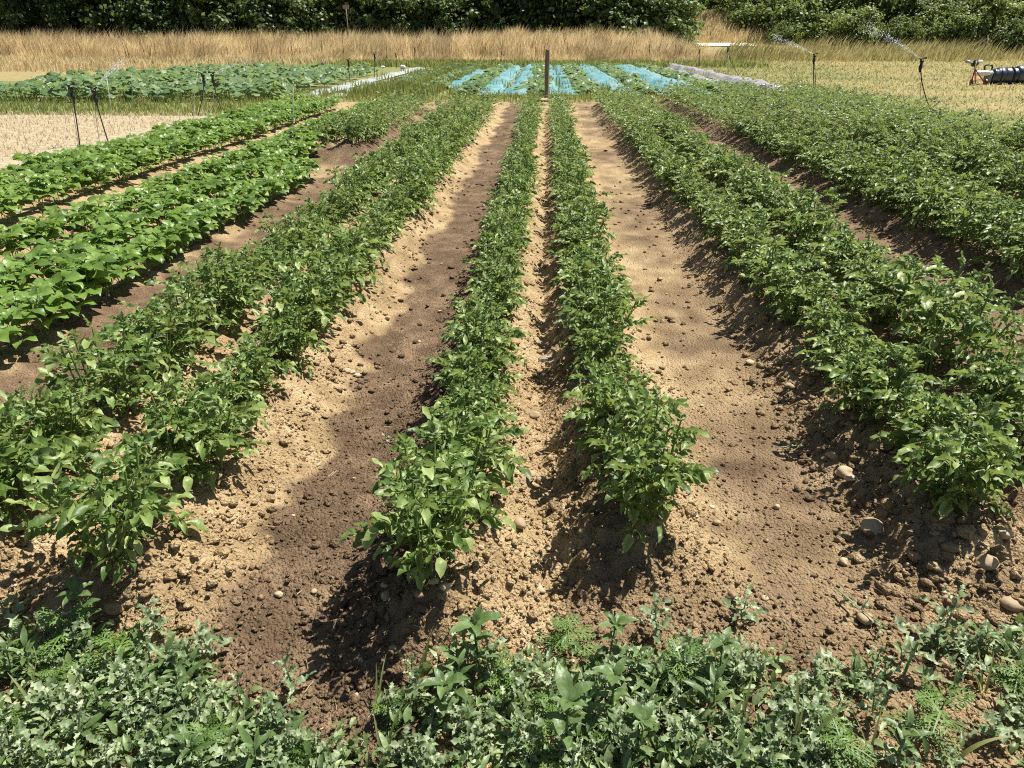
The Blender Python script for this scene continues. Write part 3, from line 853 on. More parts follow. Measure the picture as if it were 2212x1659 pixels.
def cover_leaf(r):
    L = r.uniform(.018, .046)
    return blade(L, L * r.uniform(.10, .24), 4, lance, r.uniform(.1, .9), r.uniform(.2, 1.6), .3, 3, None, r, r.uniform(.2, .8), .1, r.uniform(0, .5))
TLEAF = [thistle_leaf(r_w) for _ in range(7)]; TLEAF_ME = [mesh_of("thistle_leaf", a, M_THISTLE, True) for a in TLEAF]
RLEAF = [rag_leaf(r_w) for _ in range(4)]; RLEAF_ME = [mesh_of("ragweed_leaf", a, M_RAG, True) for a in RLEAF]
GLEAF = [pig_leaf(r_w) for _ in range(5)]; GLEAF_ME = [mesh_of("pigweed_leaf", a, M_PIG, True) for a in GLEAF]
CLEAF = [cover_leaf(r_w) for _ in range(6)]
def upright(r, h, n, nl, smin, smax, el=(.0, .7), whorl=0, lean=.25):
    az = r.uniform(0, 6.28)
    d = np.array([math.cos(az) * lean * r.random(), math.sin(az) * lean * r.random(), 1.0]); d /= np.linalg.norm(d)
    stem = np.array([d * h * f + np.array([0, 0, -.02 * (f == 0)]) for f in (0, .35, .7, 1)])
    lv = []; ga = r.uniform(0, 6.28)
    for j in range(n):
        f = .1 + .9 * j / (n - 1); ga += 2.4 + r.uniform(-.3, .3)
        e = r.uniform(*el) + .4 * max(0, f - .7) / .3
        lv.append((int(r.integers(0, nl)), frame(d * h * f, np.array([math.cos(ga) * math.cos(e), math.sin(ga) * math.cos(e), math.sin(e)]), (0, 0, 1), r.uniform(smin, smax) * (1.15 - .35 * f))))
    for j in range(whorl):
        ga = 6.28 * j / whorl + r.uniform(-.2, .2); e = r.uniform(.1, .5)
        lv.append((int(r.integers(0, nl)), frame(d * h, np.array([math.cos(ga) * math.cos(e), math.sin(ga) * math.cos(e), math.sin(e)]), (0, 0, 1), r.uniform(smin, smax))))
    return stem, lv
TSPEC = [upright(r_w, r_w.uniform(.03, .12), int(r_w.integers(9, 14)), 7, .7, 1.15, (-.1, .7)) for _ in range(9)]
RSPEC = [upright(r_w, r_w.uniform(.08, .15), int(r_w.integers(9, 13)), 4, .85, 1.35, (-.05, .5)) for _ in range(5)]
GSPEC = [upright(r_w, r_w.uniform(.13, .19), int(r_w.integers(7, 10)), 5, .7, 1.1, (-.1, .5), 5, .15) for _ in range(5)]
def stem_me(name, sp, rad, m): return [mesh_of(name, tube(s, np.linspace(rad, rad * .6, len(s)), 5, False, .6), m, True) for s, l in sp]
TST = stem_me("thistle_stem", TSPEC, .0028, M_THISTLE); RST = stem_me("ragweed_stem", RSPEC, .003, M_RAG); GST = stem_me("pigweed_stem", GSPEC, .0042, M_PIG)
def fol_me(name, sp, lv, m): return [mesh_of(name, join([lv[k].moved(M) for k, M in l]), m, True) for s, l in sp]
TFOL = fol_me("thistle_foliage", TSPEC, TLEAF, M_THISTLE); RFOL = fol_me("ragweed_foliage", RSPEC, RLEAF, M_RAG); GFOL = fol_me("pigweed_foliage", GSPEC, GLEAF, M_PIG)
def soil_at(px, py, dz=0.0):
    p = at(px, py, .05)
    for _ in range(4): p = at(px, py, float(field_z(np.array(p[0]), np.array(p[1]))) + dz)
    return p
def weed(name, cat, lab, p, v, stems, spec, leaf_me, fol, s, group, split=True, rz=None):
    o = thing(name, lab, cat, p, r_w.uniform(0, 6.28) if rz is None else rz, group, s)
    link("stem", stems[v], o)
    if split:
        for lk, M in spec[v][1]: link("leaf", leaf_me[lk], o, M)
    else:
        f = link("foliage", fol[v], o); f["kind"] = "stuff"
    return o
SPOT = [  # picture point of the foot, size, label
    ("pig", 205, 1385, 1.15, "tall pigweed with broad green leaves at the far left of the weeds"),
    ("pig", 1035, 1440, 1.25, "dark broad-leaved pigweed standing highest left of the centre weeds"),
    ("pig", 955, 1570, 1.1, "pale-veined pigweed low among the centre weeds"),
    ("pig", 1222, 1640, 1.35, "tall lone pigweed with a leaf whorl at the bottom centre"),
    ("pig", 1312, 1440, 1.05, "pigweed with a silvery turned leaf at the top right of centre"),
    ("pig", 1318, 1560, 1.1, "pigweed with drooping silvery leaves right of the lone tall one"),
    ("pig", 1552, 1475, 1.05, "light green pigweed with ribbed leaves right of the grass"),
    ("pig", 1380, 1650, 1.0, "pigweed rosette touching the bottom edge right of centre"),
    ("rag", 150, 1420, 1.2, "feathery bright green ragweed at the left edge below the pigweed"),
    ("rag", 255, 1440, 1.35, "largest feathery ragweed beside the left pigweed"),
    ("rag", 455, 1650, 1.1, "ragweed tuft at the bottom edge left of centre"),
    ("rag", 1225, 1385, 1.0, "small lone ragweed on the soil above the centre weeds"),
    ("rag", 1095, 1500, 1.1, "ragweed below the tall dark pigweed"),
    ("rag", 1465, 1480, 1.2, "dark green ragweed clump left of the ribbed pigweed"),
    ("rag", 1800, 1640, 1.2, "ragweed spreading at the bottom right of the tall grass"),
    ("rag", 2010, 1590, 1.15, "dark feathery ragweed alone on bare soil at lower right"),
    ("thi", 1950, 1460, 1.7, "big pale thistle with spread jagged leaves at right"),
    ("thi", 2030, 1390, 1.5, "broad-leaved thistle nearest the clods at right"),
    ("thi", 455, 1425, 1.3, "thistle with one upright leaf at the dark track's left edge"),
    ("thi", 640, 1500, 1.1, "thistle closest to the dark track's middle"),
    ("thi", 25, 1350, 1.5, "tall grey thistle in the left corner below the potatoes"),
    ("thi", 350, 1375, 1.2, "grey thistle spike rising above the left ragweed"),
    ("thi", 1420, 1375, 1.3, "grey thistle spike on the soil right of centre"),
    ("thi", 1600, 1340, 1.2, "small thistle spike standing free on the damp soil"),
]
for kind, px, py, s, lab in SPOT:
    p = soil_at(px, py)
    v = int(r_w.integers(0, 5))
    if kind == "pig": weed("pigweed_plant", "weed", lab, p, v, GST, GSPEC, GLEAF_ME, GFOL, s * .82, "pigweeds in the front weeds")
    elif kind == "rag": weed("ragweed_plant", "weed", lab, p, v, RST, RSPEC, RLEAF_ME, RFOL, s * .82, "ragweeds in the front weeds")
    else: weed("thistle_plant", "thistle", lab, p, v, TST, TSPEC, TLEAF_ME, TFOL, s, "single thistles in the front weeds")
# the upper edge of the weeds, in picture pixels
EDGE = ([-80, 60, 250, 420, 470, 620, 820, 900, 1000, 1350, 1480, 1600, 1800, 1900, 2050, 2300], [1345, 1370, 1410, 1430, 1470, 1520, 1560, 1490, 1430, 1430, 1405, 1400, 1440, 1430, 1380, 1370])
def edge_cover(px, py):
    e = np.interp(px, *EDGE)
    if py < e: return 0.0
    c = min(1.0, (py - e) / 45 + .35)
    # bare patches in the mat of weeds
    for bx, by, brx, bry in ((2020, 1500, 150, 60), (1820, 1560, 60, 50), (2150, 1620, 70, 50), (2020, 1530, 120, 60), (1960, 1600, 120, 40), (2000, 1560, 170, 55), (1900, 1650, 120, 40), (700, 1575, 90, 40), (560, 1520, 50, 25), (1200, 1600, 45, 25), (1640, 1560, 60, 35), (950, 1630, 60, 25), (120, 1500, 40, 20), (640, 1540, 30, 20), (840, 1600, 70, 40), (2080, 1640, 120, 30), (1750, 1450, 70, 30), (300, 1640, 30, 20), (1700, 1480, 60, 25)):
        if ((px - bx) / brx) ** 2 + ((py - by) / bry) ** 2 < 1: c *= .12
    return c
cand = []; tries = 0
while len(cand) < 185 and tries < 6000:
    tries += 1
    px, py = r_w.uniform(-20, 2230), r_w.uniform(1330, 1700)
    if r_w.random() > edge_cover(px, min(py, 1659)): continue
    p = soil_at(px, py)
    side = "left" if px < 740 else ("middle" if px < 1480 else "right")
    dep = "along the upper edge" if py < np.interp(px, *EDGE) + 60 else ("along the bottom" if py > 1590 else "in the thick")
    cand.append((side, dep, px, p))
cand.sort(key=lambda c: (c[0], c[1], c[2]))
seen = {}
for side, dep, px, p in cand:
    k = seen[(side, dep)] = seen.get((side, dep), 0) + 1
    weed("thistle_plant", "thistle", f"{ordinal(k)} low grey-green thistle from the left {dep} of the {side} weeds", p, int(r_w.integers(0, 9)), TST, TSPEC, TLEAF_ME, TFOL, r_w.uniform(.7, 1.15), f"thistles {dep} of the {side} weeds", False)
# low leaves between them
Ms = [[] for _ in CLEAF]; tt = [[] for _ in CLEAF]
n = 0
while n < 5000:
    px, py = r_w.uniform(-80, 2290), r_w.uniform(1320, 1830)
    if r_w.random() > edge_cover(px, min(py, 1659)) * .9: continue
    p = soil_at(px, py) if False else at(px, py, .04)
    if p[1] < .9: continue
    n += 1
    k = int(r_w.integers(0, 6)); ga = r_w.uniform(0, 6.28); e = r_w.uniform(-.1, 1.35)
    zz = float(r_w.uniform(0, .055))
    Ms[k].append((p[0], p[1], zz, ga, e, r_w.uniform(.7, 1.35)))
parts = []
for k in range(6):
    A = np.array(Ms[k]); z = field_z(A[:, 0], A[:, 1]) + A[:, 2]
    MM = [frame((A[i, 0], A[i, 1], z[i]), (math.cos(A[i, 3]) * math.cos(A[i, 4]), math.sin(A[i, 3]) * math.cos(A[i, 4]), math.sin(A[i, 4])), (0, 0, 1), A[i, 5]) for i in range(len(A))]
    parts.append(many(CLEAF[k], MM, r_w.uniform(.0, 1.0, len(A))))
o = link("ground_cover", mesh_of("ground_cover", join(parts), M_COVER, True)); tag(o, "small low leaves matted between the front weeds", None, None, "stuff")
# sprigs with long narrow leaves
def dock_leaf(r):
    L = r.uniform(.05, .085)
    return blade(L, L * r.uniform(.10, .16), 7, lance, r.uniform(.15, .6), r.uniform(.3, 1.5), .25, 3, None, r, r.uniform(.15, .9), .1, r.uniform(.1, .6))
DLEAF = [dock_leaf(r_w) for _ in range(5)]; DLEAF_ME = [mesh_of("knotweed_leaf", a, M_PIG, True) for a in DLEAF]
DSPEC = [upright(r_w, r_w.uniform(.04, .13), int(r_w.integers(10, 15)), 5, .7, 1.2, (.0, .8)) for _ in range(6)]
DST = stem_me("knotweed_stem", DSPEC, .0025, M_PIG); DFOL = fol_me("knotweed_foliage", DSPEC, DLEAF, M_PIG)
cand = []
while len(cand) < 50:
    px, py = r_w.uniform(0, 2212), r_w.uniform(1350, 1690)
    if r_w.random() > edge_cover(px, min(py, 1659)): continue
    side = "left" if px < 740 else ("middle" if px < 1480 else "right")
    cand.append((side, "upper half" if py < 1520 else "lower half", px, soil_at(px, py)))
cand.sort(key=lambda c: (c[0], c[1], c[2])); seen = {}
for side, dep, px, p in cand:
    k = seen[(side, dep)] = seen.get((side, dep), 0) + 1
    weed("knotweed_plant", "weed", f"{ordinal(k)} narrow-leaved green sprig from the left in the {dep} of the {side} weeds", p, int(r_w.integers(0, 6)), DST, DSPEC, DLEAF_ME, DFOL, r_w.uniform(.7, 1.2), f"narrow-leaved sprigs in the {dep} of the {side} weeds", False)
cand = []
while len(cand) < 20:
    px, py = r_w.uniform(0, 2212), r_w.uniform(1380, 1690)
    if r_w.random() > edge_cover(px, min(py, 1659)): continue
    cand.append((px, soil_at(px, py)))
cand.sort(key=lambda c: c[0])
for k, (px, p) in enumerate(cand):
    weed("ragweed_plant", "weed", f"{ordinal(k + 1)} small feathery ragweed from the left among the lower weeds", p, int(r_w.integers(0, 5)), RST, RSPEC, RLEAF_ME, RFOL, r_w.uniform(.45, .75), "small feathery ragweeds among the lower weeds", False)
# grass blades one can follow
def grass_tuft(name, lab, px, py, blades, group):
    p = soil_at(px, py)
    o = thing(name, lab, "grass", p, 0, group)
    for (az, ln, lean, w) in blades:
        b = blade(ln, w, 9, lambda t: (1 - t ** 2.2) * .95 + .05, .35, lean, 0, 3, None, r_w, r_w.uniform(.4, .7), .05)
        link("blade", mesh_of("grass_blade", b, M_GRASS, True), o, frame((r_w.uniform(-.01, .01), r_w.uniform(-.01, .01), 0), (math.cos(az) * .35, math.sin(az) * .35, 1.0), (-math.cos(az), -math.sin(az), .35)))
grass_tuft("grass_tuft", "tall grass tuft with two long blades at lower right", 1720, 1640, [(1.6, .24, .25, .006), (.3, .23, .7, .006), (1.2, .15, .4, .005), (2.6, .12, .8, .005), (-.6, .13, .9, .004)], "grass tufts in the front weeds")
grass_tuft("grass_tuft", "grass tuft with upright blades left of the tall dark pigweed", 905, 1470, [(1.2, .15, .3, .006), (1.0, .12, .5, .006), (2.6, .12, .9, .006), (.2, .13, .8, .005)], "grass tufts in the front weeds")
grass_tuft("grass_tuft", "broad pale grass blade lying in the left weeds", 215, 1560, [(.7, .16, .9, .007), (2.4, .12, .6, .005)], "grass tufts in the front weeds")
grass_tuft("grass_tuft", "grass blades beside the bare gap left of centre", 830, 1640, [(1.0, .16, .5, .005), (.4, .14, .9, .004), (2.0, .12, .5, .004)], "grass tufts in the front weeds")
grass_tuft("grass_tuft", "long grass blade bending down in the bottom right corner", 2060, 1650, [(.1, .16, 1.4, .007), (3.0, .14, 1.3, .006)], "grass tufts in the front weeds")
grass_tuft("grass_tuft", "thin grass blades at the left edge of the weeds", 70, 1540, [(1.5, .15, .4, .005), (.4, .15, .7, .005), (2.7, .13, .6, .005)], "grass tufts in the front weeds")
for k in range(14):
    px = 60 + k * 155 + r_w.uniform(-50, 50); py = r_w.uniform(1470, 1640)
    grass_tuft("grass_tuft", f"{ordinal(k + 1)} small thin grass tuft from the left among the weeds", px, py, [(r_w.uniform(0, 6.28), r_w.uniform(.07, .16), r_w.uniform(.3, 1.1), r_w.uniform(.0025, .0045)) for _ in range(6)], "small grass tufts among the weeds")
# pulled weeds wilting on the soil
for px, py, rz, s, lab in ((1685, 972, 1.5, 1.1, "wilted pulled weed lying on the tan wheel track"), (1815, 1290, .3, 1.5, "wilted thistle lying uprooted on the soil at lower right"), (835, 945, .8, .9, "withered shoot lying on the dark track beside the left middle row"), (1790, 905, 2.6, 1.1, "pulled weed with pale roots lying on the cloddy right flank"), (600, 905, -.8, 1.0, "withered thistle sprig lying on the tan slope")):
    p = soil_at(px, py, .01)
    v = int(r_w.integers(0, 9))
    o = thing("wilted_weed", lab, "weed", p, 0, "pulled weeds wilting on the soil", s)
    Mx = mat4((0, 0, .012), rz, (1, .45, 1), R(86))
    link("stem", TST[v], o, Mx)
    for lk, M in TSPEC[v][1][::2]: link("leaf", TLEAF_ME[lk], o, Mx @ M)

# ------------------------------------------------------------------ grasses and stubble (too many to count)
def straws(name, n, pos, hfun, wfun, mat, label, bend=.35, lean=.25, wind=(0, 0), tint=None, clump=0.0):
    x, y = pos(n); n = len(x)
    z = land_low(x, y); h = hfun(x, y); w = wfun(x, y)
    az = r_w.uniform(0, 6.28, n); ln = lean * r_w.random(n)
    tx = np.cos(az) * ln + wind[0] * r_w.uniform(.4, 1.3, n); ty = np.sin(az) * ln + wind[1] * r_w.uniform(.4, 1.3, n)
    tx = tx + clump * (fbm(x * .9, y * .9, 201, 2) - .5); ty = ty + clump * (fbm(x * .9, y * .9, 202, 2) - .5)
    fa = r_w.uniform(-1.0, 1.0, n)      # the flat of the blade turns about its stalk
    ux, uy = np.cos(fa), np.sin(fa)
    B = np.stack([x, y, z], 1); W = np.stack([ux, uy, 0 * ux], 1) * w[:, None]
    mid = B + np.stack([tx * h * .45, ty * h * .45, h * .6], 1)
    tip = B + np.stack([tx * h * (1 + bend), ty * h * (1 + bend), h], 1)
    V = np.stack([B - W, B + W, mid + W * .75, mid - W * .75, tip], 1).reshape(-1, 3)
    off = np.arange(n)[:, None] * 5
    a = T(V, np.array([[0, 1, 2, 3]]) + off, np.array([[3, 2, 4]]) + off)
    t = r_w.uniform(.2, .8, n) if tint is None else np.clip(tint(x, y) + r_w.uniform(-.2, .2, n), 0, 1)
    a.t = np.repeat(t, 5)
    o = link(name, mesh_of(name, a, mat)); tag(o, label, None, None, "stuff")
    return o
def area(x0, x1, y0, y1, ok=None, near=True):
    def f(n):
        x = r_w.uniform(x0, x1, n)
        y = y0 * (y1 / y0) ** r_w.random(n) if near else r_w.uniform(y0, y1, n)
        if ok is not None:
            k = ok(x, y); x, y = x[k], y[k]
        return x, y
    return f
con = lambda a, b: (lambda x, y: r_w.uniform(a, b, len(x)))
straws("stubble", 34000, area(-24, -6.6, 6.5, 18.6, lambda x, y: (x < -6.65 - .1 * vnoise(y, y)) & (x > -2 - 1.15 * y)), con(.05, .14), con(.006, .012), M_STUB, "cut straw stubble on the field at left", lean=.9)
sxx = np.arange(-40, -6.3, .4); syy = np.arange(2, 18.9, .4)
o = grid_mesh("stubble_field", sxx, syy, lambda x, y: 0.012 + 0.02 * (vnoise(x * 2, y * 2, 3) - .5) - .14 * (sstep(-7.2, -6.5, x) + sstep(18.2, 18.8, y)).clip(0, 1), plain_mat("stubble_ground", (.20, .16, .10), (.40, .335, .225), .95, 9, bump=.8)); tag(o, "pale harvested stubble field at the left edge", None, None, "structure")
straws("green_grass", 12000, area(-30, -6.2, 17.9, 23.5), con(.05, .2), con(.006, .014), M_GRASS, "strip of green grass between stubble and squash patch", tint=lambda x, y: .45 + .5 * (fbm(x * .7, y * .7, 5, 2) - .5))
straws("field_end_grass", 15000, area(-8.5, 9.5, 18.3, 26, lambda x, y: (y > 18.8 + .55 * np.clip(x, 0, 9)) & ~((y > 25) & (np.abs(x) < 6))), con(.06, .24), con(.006, .016), M_GRASS, "green and dry grass across the far end of the potato rows", tint=lambda x, y: .4 + .9 * (fbm(x * .6, y * .6, 15, 2) - .5))
straws("weedy_grass", 9000, area(-6.4, -3.6, 24.5, 52), con(.1, .35), con(.012, .028), M_GRASS, "lush green weeds between the fleece and the blue film", tint=lambda x, y: .35 + .6 * (fbm(x * .8, y * .4, 16, 2) - .5))
def mown_tint(x, y): return .72 - .75 * land_green(x, y)
straws("mown_grass", 70000, area(7.6, 46, 7.5, 64, lambda x, y: (x < 3 + .78 * y) & ((x > 8.6) | (y > 24))), lambda x, y: r_w.uniform(.025, .085, len(x)) * (1 + .02 * y), lambda x, y: r_w.uniform(.005, .011, len(x)) * (.7 + .05 * y), M_MOWN, "short mown grass drying on the field at right", lean=1.9, tint=mown_tint)
straws("edge_grass", 4200, area(7.4, 9.6, 7.5, 24, lambda x, y: True | (x > 0)), con(.06, .22), con(.007, .013), M_GRASS, "longer green grass along the dense potato block", tint=lambda x, y: .5 + 0 * x)
straws("verge_grass", 14000, area(-30, 14, 49.5, 57.8, None, False), con(.15, .4), con(.03, .05), M_GRASS, "green verge in front of the tall dry grass", tint=lambda x, y: .45 + .5 * (fbm(x * .4, y * .4, 25, 2) - .5))
def tall_ok(x, y): return (x < 12.5 - .35 * (y - 57)) & ((x > -22) | (y > 50)) & ~((x < -6) & (y < 56.5) & (x > -26))
hz = lambda x, y: (.55 + .95 * sstep(56.5, 60, y + 2 * (fbm(x * .3, y * .3, 83, 3) - .5))) * r_w.uniform(.55, 1.15, len(x)) * (.45 + .75 * fbm(x * .22, y * .2, 66, 3) + .45 * fbm(x * 1.3, y * .6, 67, 2))
straws("tall_dry_grass", 52000, area(-50, 13, 56, 66, tall_ok, False), hz, con(.010, .024), M_STRAW, "band of tall dry grass in front of the trees", lean=.22, wind=(.14, 0), tint=lambda x, y: .5 + 1.0 * (fbm(x * .6, y * .3, 95, 3) - .5), clump=.9)
straws("left_dry_grass", 9000, area(-52, -14, 42, 56.5, lambda x, y: (x < -19) | (y > 48), False), con(.2, .65), con(.018, .04), M_STRAW, "shorter pale dry grass at the far left", lean=.4, wind=(.1, 0), tint=lambda x, y: .6 + 0 * x)
def bank_ok(x, y): return (y > 60.5 + .05 * (x - 14)) 
straws("bank_grass", 26000, area(13, 62, 60, 80, lambda x, y: bank_ok(x, y) & ~((x < 22) & (y < 79) & (y > 60) & (x < 12 + .5 * (y - 60))), False), lambda x, y: r_w.uniform(.3, 1.25, len(x)) * (.5 + .9 * fbm(x * .25, y * .25, 44, 2)), con(.018, .045), M_MOWN, "unmown grasses along the foot of the bank at right", lean=.25, wind=(.3, 0), tint=lambda x, y: .42 + 1.0 * (fbm(x * .3, y * .3, 39, 3) - .5))
straws("slope_grass", 8000, area(9.5, 23, 73, 93, lambda x, y: (y > 73.5), False), con(.4, 1.2), con(.025, .05), M_STRAW, "dry grass slope above the pale track", lean=.2, wind=(.15, 0), tint=lambda x, y: .55 + .7 * (fbm(x * .4, y * .4, 29, 2) - .5))

straws("seed_stalks", 450, area(-46, 12, 57, 65, tall_ok, False), con(.9, 2.0), con(.014, .026), M_BARK, "dark dead stalks standing above the tall dry grass", lean=.25, wind=(.08, 0), clump=.5)
straws("grass_tops", 5200, area(-48, 12.5, 57.5, 65, tall_ok, False), lambda x, y: r_w.uniform(1.2, 2.1, len(x)) * (.6 + .7 * fbm(x * .35, y * .3, 76, 3)), con(.008, .02), M_STRAW, "thin straw tops waving above the dry grass band", lean=.3, wind=(.2, 0), clump=.8, tint=lambda x, y: .75 + 0 * x)
# ------------------------------------------------------------------ pale farm track
tp = [at_y(1404, 97.5, 70.0), at_y(1600, 98.5, 70.0)]
tx0, tx1 = tp[0][0], tp[1][0]
xs_ = np.arange(tx0 - .5, tx1 + 3, .5); ys_ = np.array([68.6, 69.3, 70, 70.8, 71.6, 72.4])
zt = tp[0][2] + .02
def track_z(x, y): return zt + .055 * (y - 70) + .05 * (vnoise(x, y, 8) - .5) - .5 * sstep(tx1 + 1, tx1 + 3, x)
def track_bank(x, y): return np.where(y > 67.5, zt - .06 + .055 * (y - 70), np.interp(y, [60, 67.5], [-.3, zt - .25]))
o = grid_mesh("track", xs_, ys_, track_z, M_TRACK); tag(o, "pale gravel farm track between dry grass and the bank", None, None, "structure")
o = grid_mesh("track_bank", np.arange(tx0 - 3, tx1 + 5, .7), np.array([59.5, 62, 64, 66, 67.5, 68.5, 73, 78]), track_bank, M_LAND, {"green": lambda x, y: .18 + 0 * x}); tag(o, "dry grassy rise carrying the pale track", None, None, "structure")

# ------------------------------------------------------------------ trees and shrubs
def tree_shape(r, h, w, leafs, clumps, lsize, low=.02, trunk=.16, multi=1):
    """trunk with limbs, and a crown of leaf clumps with gaps between"""
    wood = []; heads = []
    for k in range(multi):
        az = r.uniform(0, 6.28); off = np.array([math.cos(az), math.sin(az), 0]) * (.35 * w * r.random() if multi > 1 else 0)
        tp_ = [off + np.array([0, 0, -.2])]
        for i in range(1, 6): tp_.append(off * (1 + .25 * i) + np.array([r.normal(0, .06), r.normal(0, .06), h * .75 * i / 5]))
        tp_ = np.array(tp_); wood.append(tube(tp_, np.linspace(trunk, trunk * .25, 6), 7, False))
        for j in range(9):
            f = r.uniform(.12, .95); i = int(f * 4.99); b = tp_[i] + (tp_[i + 1] - tp_[i]) * (f * 5 - i if f * 5 - i < 1 else .5)
            a2 = r.uniform(0, 6.28); ll = w * .5 * r.uniform(.6, 1) * (1.1 - .5 * f)
            e = b + np.array([math.cos(a2) * ll, math.sin(a2) * ll, ll * r.uniform(.1, .7)])
            m = (b + e) / 2 + np.array([0, 0, .12 * ll])
            wood.append(tube(np.array([b, m, e]), [trunk * .35, trunk * .22, trunk * .08], 5, False)); heads.append(e)
    leaf = T([[-.5, 0, 0], [0, .5, .12], [.5, 0, 0], [0, -.5, .12]], None, [[0, 1, 3], [1, 2, 3]])
    cs = []
    for c in range(clumps):
        zc = low + (1 - low) * r.random() ** .9
        rad = w * .5 * (math.sin(math.pi * min(.97, .22 + .74 * zc)) ** .6) * (.45 + .75 * r.random() ** .7)
        a2 = r.uniform(0, 6.28)
        cs.append((np.array([math.cos(a2) * rad, math.sin(a2) * rad, zc * h]), r.uniform(.2, .8) * w * .24, r.uniform(.25, .75)))
    for e in heads: cs.append((e, w * .14, r.uniform(.3, .7)))
    Ms = []; tints = []
    per = leafs // len(cs)
    for c, rr, tc in cs:
        d = r.normal(size=(per, 3)); d /= np.linalg.norm(d, axis=1)[:, None]
        p = c + d * (rr * np.where(r.random((per, 1)) < .72, r.random((per, 1)) ** .45, 2.1 * r.random((per, 1)))) * np.array([1.15, 1.15, .85])
        for i in range(per):
            nrm = d[i] * .7 + r.normal(0, .45, 3) + np.array([0, 0, .35])
            tang = np.cross(nrm, r.normal(size=3))
            Ms.append(frame(p[i], tang, nrm, lsize * r.uniform(.6, 1.3)))
            tints.append(np.clip(tc + r.normal(0, .13), 0, 1))
    return join(wood), many(leaf, Ms, tints)
r_t = np.random.default_rng(404)
TREES = []
for k in range(4):
    wd, cr = tree_shape(r_t, r_t.uniform(7.0, 8.5), r_t.uniform(5.2, 6.6), 11000, 90, .34, .0, .17)
    TREES.append((mesh_of("tree_trunk", wd, M_BARK, True), mesh_of("tree_crown", cr, M_TREE)))
SHRUBS = []
for k in range(4):
    wd, cr = tree_shape(r_t, r_t.uniform(2.6, 3.4), r_t.uniform(3.4, 4.4), 8000, 60, .22, .0, .06, 3)
    SHRUBS.append((mesh_of("shrub_stem", wd, M_BARK, True), mesh_of("shrub_crown", cr, M_SHRUB)))
def tree(px, Y, s, v, lab, group, name="broadleaf_tree", cat="tree", src=TREES, sz=None, zoff=0.0):
    Y = Y + (3.0 if Y < 73 and px < 1450 else 0)
    p = at_y(px, 90, Y)
    x = p[0]; z = float(land_z(np.array(x), np.array(Y))) - .15 + zoff
    o = thing(name, lab, cat, (x, Y, z), r_t.uniform(0, 6.28), group)
    o.scale = (s * r_t.uniform(.8, 1.25), s * r_t.uniform(.8, 1.2), (sz or s) * r_t.uniform(.8, 1.25))
    link("trunk", src[v % 4][0], o); c = link("crown", src[v % 4][1], o); c["kind"] = "stuff"
    return o
FR = [(-60, 67, 1.0), (110, 66.5, .95), (240, 67.5, 1.05), (370, 66.5, .92), (480, 66, 1.0), (600, 66.3, .95), (740, 71, 1.05), (860, 70, 1.1), (985, 68.5, .95), (1095, 70.5, 1.1), (1215, 70, 1.0), (1330, 69, 1.05), (1420, 67.5, .92)]
LB = ["dark leafy tree at the far left of the tree line", "second tree from the left in the tree line", "third tree from the left with pale leaf tips", "fourth tree from the left behind tall grass", "fifth tree from the left with bright hanging leaves",
      "tree at the right end of the left hedge, bulging forward", "shaded tree set back right of the left hedge", "very dark tree behind the fleece strips", "leafy tree whose branches dip to the dry grass, left of the wooden post", "dark tree behind the pale grass hummock",
      "tree behind the wooden post with visible trunk", "tree with a bare trunk right of the wooden post", "bright leafy tree beside the pale farm track"]
for i, ((px, Y, s), lab) in enumerate(zip(FR, LB)): tree(px, Y, s, i, lab, "trees along the far edge")
BK = [(20, 74), (170, 75), (310, 74), (450, 75), (580, 74), (690, 76), (800, 77), (920, 76), (1040, 77), (1160, 76), (1280, 76), (1400, 77), (1530, 99), (1650, 95), (1760, 90), (1880, 90), (2000, 88), (2120, 88), (2240, 86), (1590, 98), (1820, 97)]
BKL = ["behind the far left corner", "behind the second tree from the left", "behind the third tree from the left", "behind the fourth tree from the left", "behind the bright hanging leaves", "in the dark gap beside the left hedge", "behind the fleece strips", "deep in the dark wood left of the post", "behind the grass hummock", "deep in the wood behind the post", "in the second line right of the post", "behind the bright tree by the track",
       "above the dry slope by the track", "above the first shrubs right of the track", "above the middle of the bank", "over the bank beside the water jet", "over the shrubs right of the water jet", "over the right bank", "in the top right corner", "farthest back above the track", "farthest back above the bank"]
for i, ((px, Y), lab) in enumerate(zip(BK, BKL)): tree(px, Y, 1.12, i + 1, "dark background tree " + lab, "trees deeper in the wood")
SH = [(1660, 79, 1.0, 0, "dark shrub at the left end of the bank beside the track"), (1730, 74, 1.0, 1, "rounded green shrub above the left jet's sprinkler"), (1790, 80, 1.3, 2, "large dark shrub halfway up the bank"), (1850, 71, .85, 3, "olive shrub below the water jet"),
      (1905, 76, 1.25, 0, "tall light green shrub beside the water jet"), (1960, 82, 1.5, 1, "big shrub high on the bank behind the jet"), (2010, 74, 1.1, 2, "yellow-green shrub above the right sprinkler"), (2065, 79, 1.35, 3, "tall shrub with a grey leaning stem in the wood edge"), (2110, 72, 1.15, 1, "rounded yellow-green shrub left of the green stake"),
      (2170, 75, 1.3, 2, "tall bright shrub above the black bundle"), (2225, 71, 1.2, 0, "shrub at the right edge of the bank"), (2130, 84, 1.6, 0, "background shrub crowning the right bank"), (1620, 86, 1.3, 3, "bush between dry slope and bank")]
